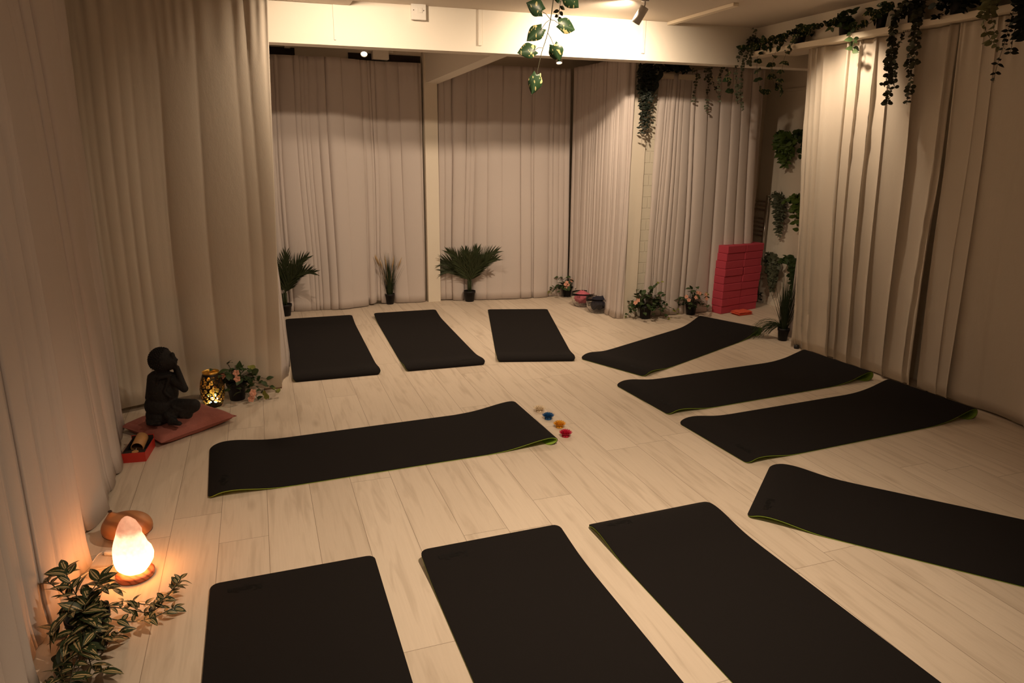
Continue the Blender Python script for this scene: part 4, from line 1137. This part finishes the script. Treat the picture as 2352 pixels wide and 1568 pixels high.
shelf_plant('potted_eucalyptus', 'pale eucalyptus with a short trailing spray at the right of the shelf', 2262, M['pale_sage'], 'round', 67, .042, .12, 14, .6,
            trails=[([(2262, 20, 3.8), (2258, 55, 3.8), (2268, 80, 3.8), (2292, 112, 3.8)], .040, .018, True), ([(2270, 20, 3.8), (2280, 50, 3.8), (2285, 80, 3.8)], .042, .02, True)])
shelf_plant('potted_ivy', 'nearly black hanging ivy at the right edge of the frame', 2335, M['dark_leaf'], 'oval', 68, .045, .16, 26, .5,
            trails=[([(2325, 30, 3.8), (2315, 75, 3.8), (2300, 120, 3.8), (2290, 150, 3.8), (2281, 190, 3.8)], .036, .022, True), ([(2350, 30, 3.8), (2345, 60, 3.8), (2350, 90, 3.8)], .05, .012, True),
                    ([(2330, 70, 3.8), (2325, 100, 3.8), (2320, 125, 3.8)], .036, .02, True), ([(2365, 30, 3.8), (2352, 60, 3.8), (2360, 90, 3.8)], .05, .012, True)])

# ivy mass on the column in the alcove
def column_ivy():
    base = at(1500, 150, y=5.84); base.z = 2.275; r = R(71); t = thing('hanging_ivy', 'dark hanging ivy mass in front of the cream column', 'plant', base)
    lv = MB(); st = MB()
    for i in range(26):
        px = r.uniform(1470, 1508); pts = [at(px, 150+r.uniform(-2, 5), y=5.86+r.uniform(-.06, .02))-base]
        end = r.choice((200, 225, 250, 270, 290, 308)); x2 = px
        for q in range(1, 6):
            x2 = px+(1476-px)*(q/5)*.6*(1 if end > 240 else .3)+r.uniform(-6, 6); pts.append(at(x2, 150+(end-150)*q/5, y=5.84+r.uniform(-.07, .0))-base)
        hang(lv, st, pts, .026, .038, 'oval', r, .45)
    for i in range(12):
        a = at(r.uniform(1500, 1570), r.uniform(146, 160), y=5.82+r.uniform(-.05, .02))-base
        tufts(lv, st, a, 3, .07, .05, 'oval', r, .6)
    for px, py in ((1520, 170), (1512, 178), (1510, 195), (1500, 205), (1492, 217)):
        lv.leaf(at(px, py-8, y=5.8)-base, V((-.2, 0, -1)), -FW, .085, .045, 'oval', n=6)
    st.build('stems', M['stem'], t); lv.build('foliage', M['dark_leaf'], t)
column_ivy()
def strand_plant(label, px0, strands, seed, mt=None):
    base = at(px0, 160, y=5.80); r = R(seed); t = thing('hanging_strands', label, 'plant', base, 0, 'thin leafy strands over the alcove curtain')
    lv = MB(); st = MB()
    for s_ in strands: hang(lv, st, [at(a, b, y=5.80)-base for a, b in s_], .022, .024, 'round', r, .8)
    st.build('stems', M['stem'], t); lv.build('foliage', mt or M['sage'], t)
strand_plant('thin sage strand hanging from the alcove rail, left one', 1597, [[(1590, 158), (1600, 175), (1596, 205), (1592, 235)], [(1600, 160), (1604, 185)]], 73)
strand_plant('bushier sage strands hanging from the alcove rail, right one', 1628, [[(1626, 155), (1630, 180), (1626, 210), (1622, 240), (1624, 262)], [(1632, 155), (1636, 185), (1648, 215)], [(1622, 155), (1620, 178), (1632, 195)]], 74)

# wall plants in the alcove, hung on cords
def wall_plant(label, px, top, bot, w, mt, kind, k, seed, wd=.6, n=14, step=.022):
    X = 5.07; base = at(px, top, x=X); r = R(seed); t = thing('hanging_wall_plant', label, 'plant', base, 0, 'plants hung on the alcove wall')
    lv = MB(); st = MB()
    tufts(lv, st, V((-.03, 0, -.02)), 8, .10, k, kind, r, wd, 0, push=V((-.6, 0, 0)))
    for i in range(n):
        a = r.uniform(-1, 1); e = r.uniform(.35, 1); pts = [V((-.03, 0, -.02))]
        for q in range(1, 6):
            f = q/5*e; pts.append(at(px+a*w*sin(pi*min(1, f+.15))*.9 - f*w*.2, top+(bot-top)*f, x=X-.05-.05*r.random())-base)
        hang(lv, st, pts, step, k, kind, r, wd)
    st.build('stems', M['stem'], t); lv.build('foliage', mt, t)
    cb = MB(); cb.tube([(0, 0, -.02), (0.0, 0, .07)], .001, 4); cb.build('cord', M['cord'], t)
M['bright'] = leaf_material('fresh_fern_leaf', (.06, .10, .015))
wall_plant('bright green bushy plant, highest on the alcove wall', 1806, 305, 388, 22, M['bright'], 'oval', .060, 91, .5, 16)
wall_plant('grey-green plant on the alcove wall beside the radiator top', 1790, 444, 545, 14, M['sage'], 'oval', .045, 92, .4, 12)
wall_plant('sage trailing plant low on the alcove wall behind the grass', 1776, 583, 672, 16, M['sage'], 'round', .036, 93, .8, 18)
wall_plant('round-leaved plant at the curtain edge, highest of its column', 1848, 302, 395, 7, M['ivy'], 'round', .055, 94, .9, 3, .06)
wall_plant('split-leaf plant half behind the curtain edge at mid height', 1836, 455, 540, 13, M['bright'], 'oval', .075, 95, .6, 6, .05)
wall_plant('variegated ivy half behind the curtain edge, lowest of its column', 1822, 592, 700, 13, M['ivy'], 'heart', .050, 96, .8, 10, .035)
def fallen_leaves():
    c = at(1750, 690, z=0); r = R(98); t = thing('floor_fern', 'dark fern on the floor between the block stack and the radiator', 'plant', c+V((-.05, 0, 0)))
    lv = MB(); st = MB(); tufts(lv, st, V((0, 0, .01)), 16, .22, .06, 'oval', r, .3, .3, flat=V((0, 0, 1)))
    st.build('stems', M['stem'], t); lv.build('foliage', M['dark_leaf'], t)
fallen_leaves()

# pothos vine hanging from the ceiling near the camera
def ceiling_vine():
    Y = 2.3; base = V((.94, Y, ZC)); r = R(50); t = thing('hanging_pothos', 'variegated heart-leaved pothos vine hanging from the ceiling at the top of the picture', 'plant', base)
    Pp = lambda px, py, dy=0: at(px, py, y=Y+dy)-base
    st = MB(); lv = MB()
    main = [V((0, 0, 0)), Pp(1282, -120), Pp(1276, -40), Pp(1271, 0), Pp(1265, 45), Pp(1256, 85), Pp(1245, 117), Pp(1241, 133), Pp(1236, 155), Pp(1233, 172)]
    main = [V(p) for p in smooth_profile([tuple(p) for p in main], 2)]; st.tube(main, [.0022-.0014*i/len(main) for i in range(len(main))], 6)
    # leaf: joint on the vine, leaf base, leaf tip, width in pixels
    for (j, b, tip, w) in (((1264, 44), (1244, 26), (1210, 5), 37), ((1263, 45), (1284, 55), (1323, 68), 34), ((1262, 46), (1244, 66), (1210, 93), 33),
                           ((1258, 76), (1272, 104), (1286, 142), 33), ((1246, 110), (1228, 115), (1189, 120), 34), ((1233, 172), (1233, 172), (1222, 217), 32),
                           ((1288, -20), (1296, -14), (1331, 18), 36), ((1278, -10), (1280, -14), (1281, 7), 18)):
        pb, pt, pj = Pp(*b), Pp(*tip), Pp(*j); d = pt-pb; L = d.length
        if j != b: st.tube([pj, (pj+pb)/2+V((0, 0, .004)), pb, pb+d*.1], .0011, 5)
        lv.leaf(pb, d, -FW*1.0+V((0, 0, .25))+RT*r.uniform(-.3, .3), L, w/FPX*2.42*1.05, 'heart', droop=.10, fold=.07, n=16)
    st.build('stems', M['stem'], t); lv.build('foliage', M['pothos'], t, solid=.0006)
    lv = MB(); st = MB(); pts = [Pp(1292, -60, .05), Pp(1289, 0, .05), Pp(1285, 20, .05), Pp(1283, 42, .05), Pp(1288, 50, .05)]; st.tube(pts, .001, 5)
    for (b, tip) in (((1284, 24), (1271, 28)), ((1282, 35), (1274, 39)), ((1286, 26), (1293, 37)), ((1286, 14), (1298, 23)), ((1283, 38), (1290, 50)), ((1288, 5), (1276, 2))):
        a, b2 = Pp(*b, .05), Pp(*tip, .05); lv.leaf(a, b2-a, -FW, (b2-a).length, .012, 'oval', n=6)
    st.build('side_stem', M['stem'], t); tag(lv.build('small_leaves', M['sage'], t), 'small sage leaves')
ceiling_vine()

# ------------------------------------------------------------------ lamps and electrics
def spot_lamp(label, mouth, direction, glow, r=.030, L=.105, mt=None):
    d = V(direction).normalized(); mth_ = V(mouth); back = mth_ - d*L
    t = thing('ceiling_spotlight', label, 'lamp', (back.x, back.y, ZC), 0, 'small cylindrical ceiling spotlights')
    b0 = back-t.location; m0 = mth_-t.location
    q = d.to_track_quat('Z', 'Y').to_matrix().to_4x4(); Mx = Matrix.Translation(b0) @ q
    mb = MB(); mb.lathe([(.001, 0), (r*.9, 0), (r, .004), (r, L), (r-.004, L), (r-.005, L-.012)], M=Mx, n=28, capb=False, capt=False); ho = mb.build('housing', mt or M['grey_metal'], t)
    mb = MB(); mb.lathe([(.001, L-.010), (r-.005, L-.010)], M=Mx, n=28, capb=False, capt=False)
    mb.build('lamp_face', glow, ho)
    mb = MB(); mb.tube([(0, 0, 0), (0, 0, b0.z+.01), b0+d*.02], .0045, 8); mb.build('stem', M['grey_metal'], t)
    mb = MB(); mb.lathe([(.026, -.012), (.026, 0)], n=24); mb.build('ceiling_rose', M['grey_metal'], t)
def away(a, b, back=.012): d = (V(b)-V(a)).normalized(); return tuple(V(a)-d*back), d
pa = at(1463, 50, y=4.60); pb = at(1476, 16, y=4.60)
LM = V(LAMPS[1][0])
spot_lamp('grey ceiling spotlight hanging before the beam, seen from behind', pa+V((0, .02, -.005)), (pa-pb)+V((0, .05, 0)), M['lampglow'], r=.030, L=.115)
spot_lamp('lit ceiling spotlight in the alcove left of the pothos vine', *away(*BACK_LAMPS[0], 0.02), M['lampglow'])
spot_lamp('lit ceiling spotlight in the alcove seen just under the pothos leaf', *away(*BACK_LAMPS[1], 0.02), M['lampglow'])
def fused_switch():
    P0 = at(959, 28, y=5.40); y = yb(P0.x); c = at(959, 28, y=y)
    t = thing('fused_switch', 'white fused spur switch box on the lit beam', 'switch', (c.x, y, c.z))
    t.rotation_euler = (0, 0, -.062)
    mb = MB(); mb.box((-.050, -.045, -.055), (.050, -.0, .055)); mb.build('back_box', M['white_plastic'], t, smooth=False, bevel=.003)
    mb = MB(); mb.box((-.053, -.054, -.058), (.053, -.045, .058)); fp = mb.build('face_plate', M['white_plastic'], t, smooth=False, bevel=.003)
    mb = MB(); mb.box((.006, -.060, -.014), (.026, -.053, .020)); mb.build('rocker', M['white_plastic'], fp, smooth=False, bevel=.002)
    mb = MB(); mb.box((-.018, -.057, -.016), (.001, -.053, .020)); mb.build('fuse_holder', M['white_plastic'], fp, smooth=False, bevel=.001)
    for sx in (-.036, .036): mb = MB(); mb.tube([(sx, -.0535, .004), (sx, -.0555, .004)], .0035, 10); mb.build('screw', M['seam'], fp)
fused_switch()

# cables and a foot at the right curtain
mb = MB(); pts = smooth_profile([tuple(at(a, b, z=.006)) for a, b in ((1935, 826), (1945, 834), (1962, 838), (1985, 846), (1995, 850))], 2); mb.tube(pts, .004, 6)
tag(mb.build('floor_cable', M['black_cable']), 'short black cable at the hem of the long right-hand curtain', 'cable')
mb = MB(); pts = smooth_profile([tuple(at(a, b, z=.006)) for a, b in ((2125, 899), (2140, 897), (2152, 902), (2165, 908))], 2); mb.tube(pts, .004, 6)
tag(mb.build('floor_cable', M['black_cable']), 'short black cable at the hem of the smooth right-hand curtain', 'cable')
c = at(1829, 800, z=0); mb = MB(); mb.lathe([(.001, 0), (.020, 0), (.022, .01), (.018, .03), (.001, .034)], c, 16, capb=False, capt=False)
tag(mb.build('furniture_foot', M['black_cable']), 'small black furniture foot under the corner of the long right curtain', 'foot')
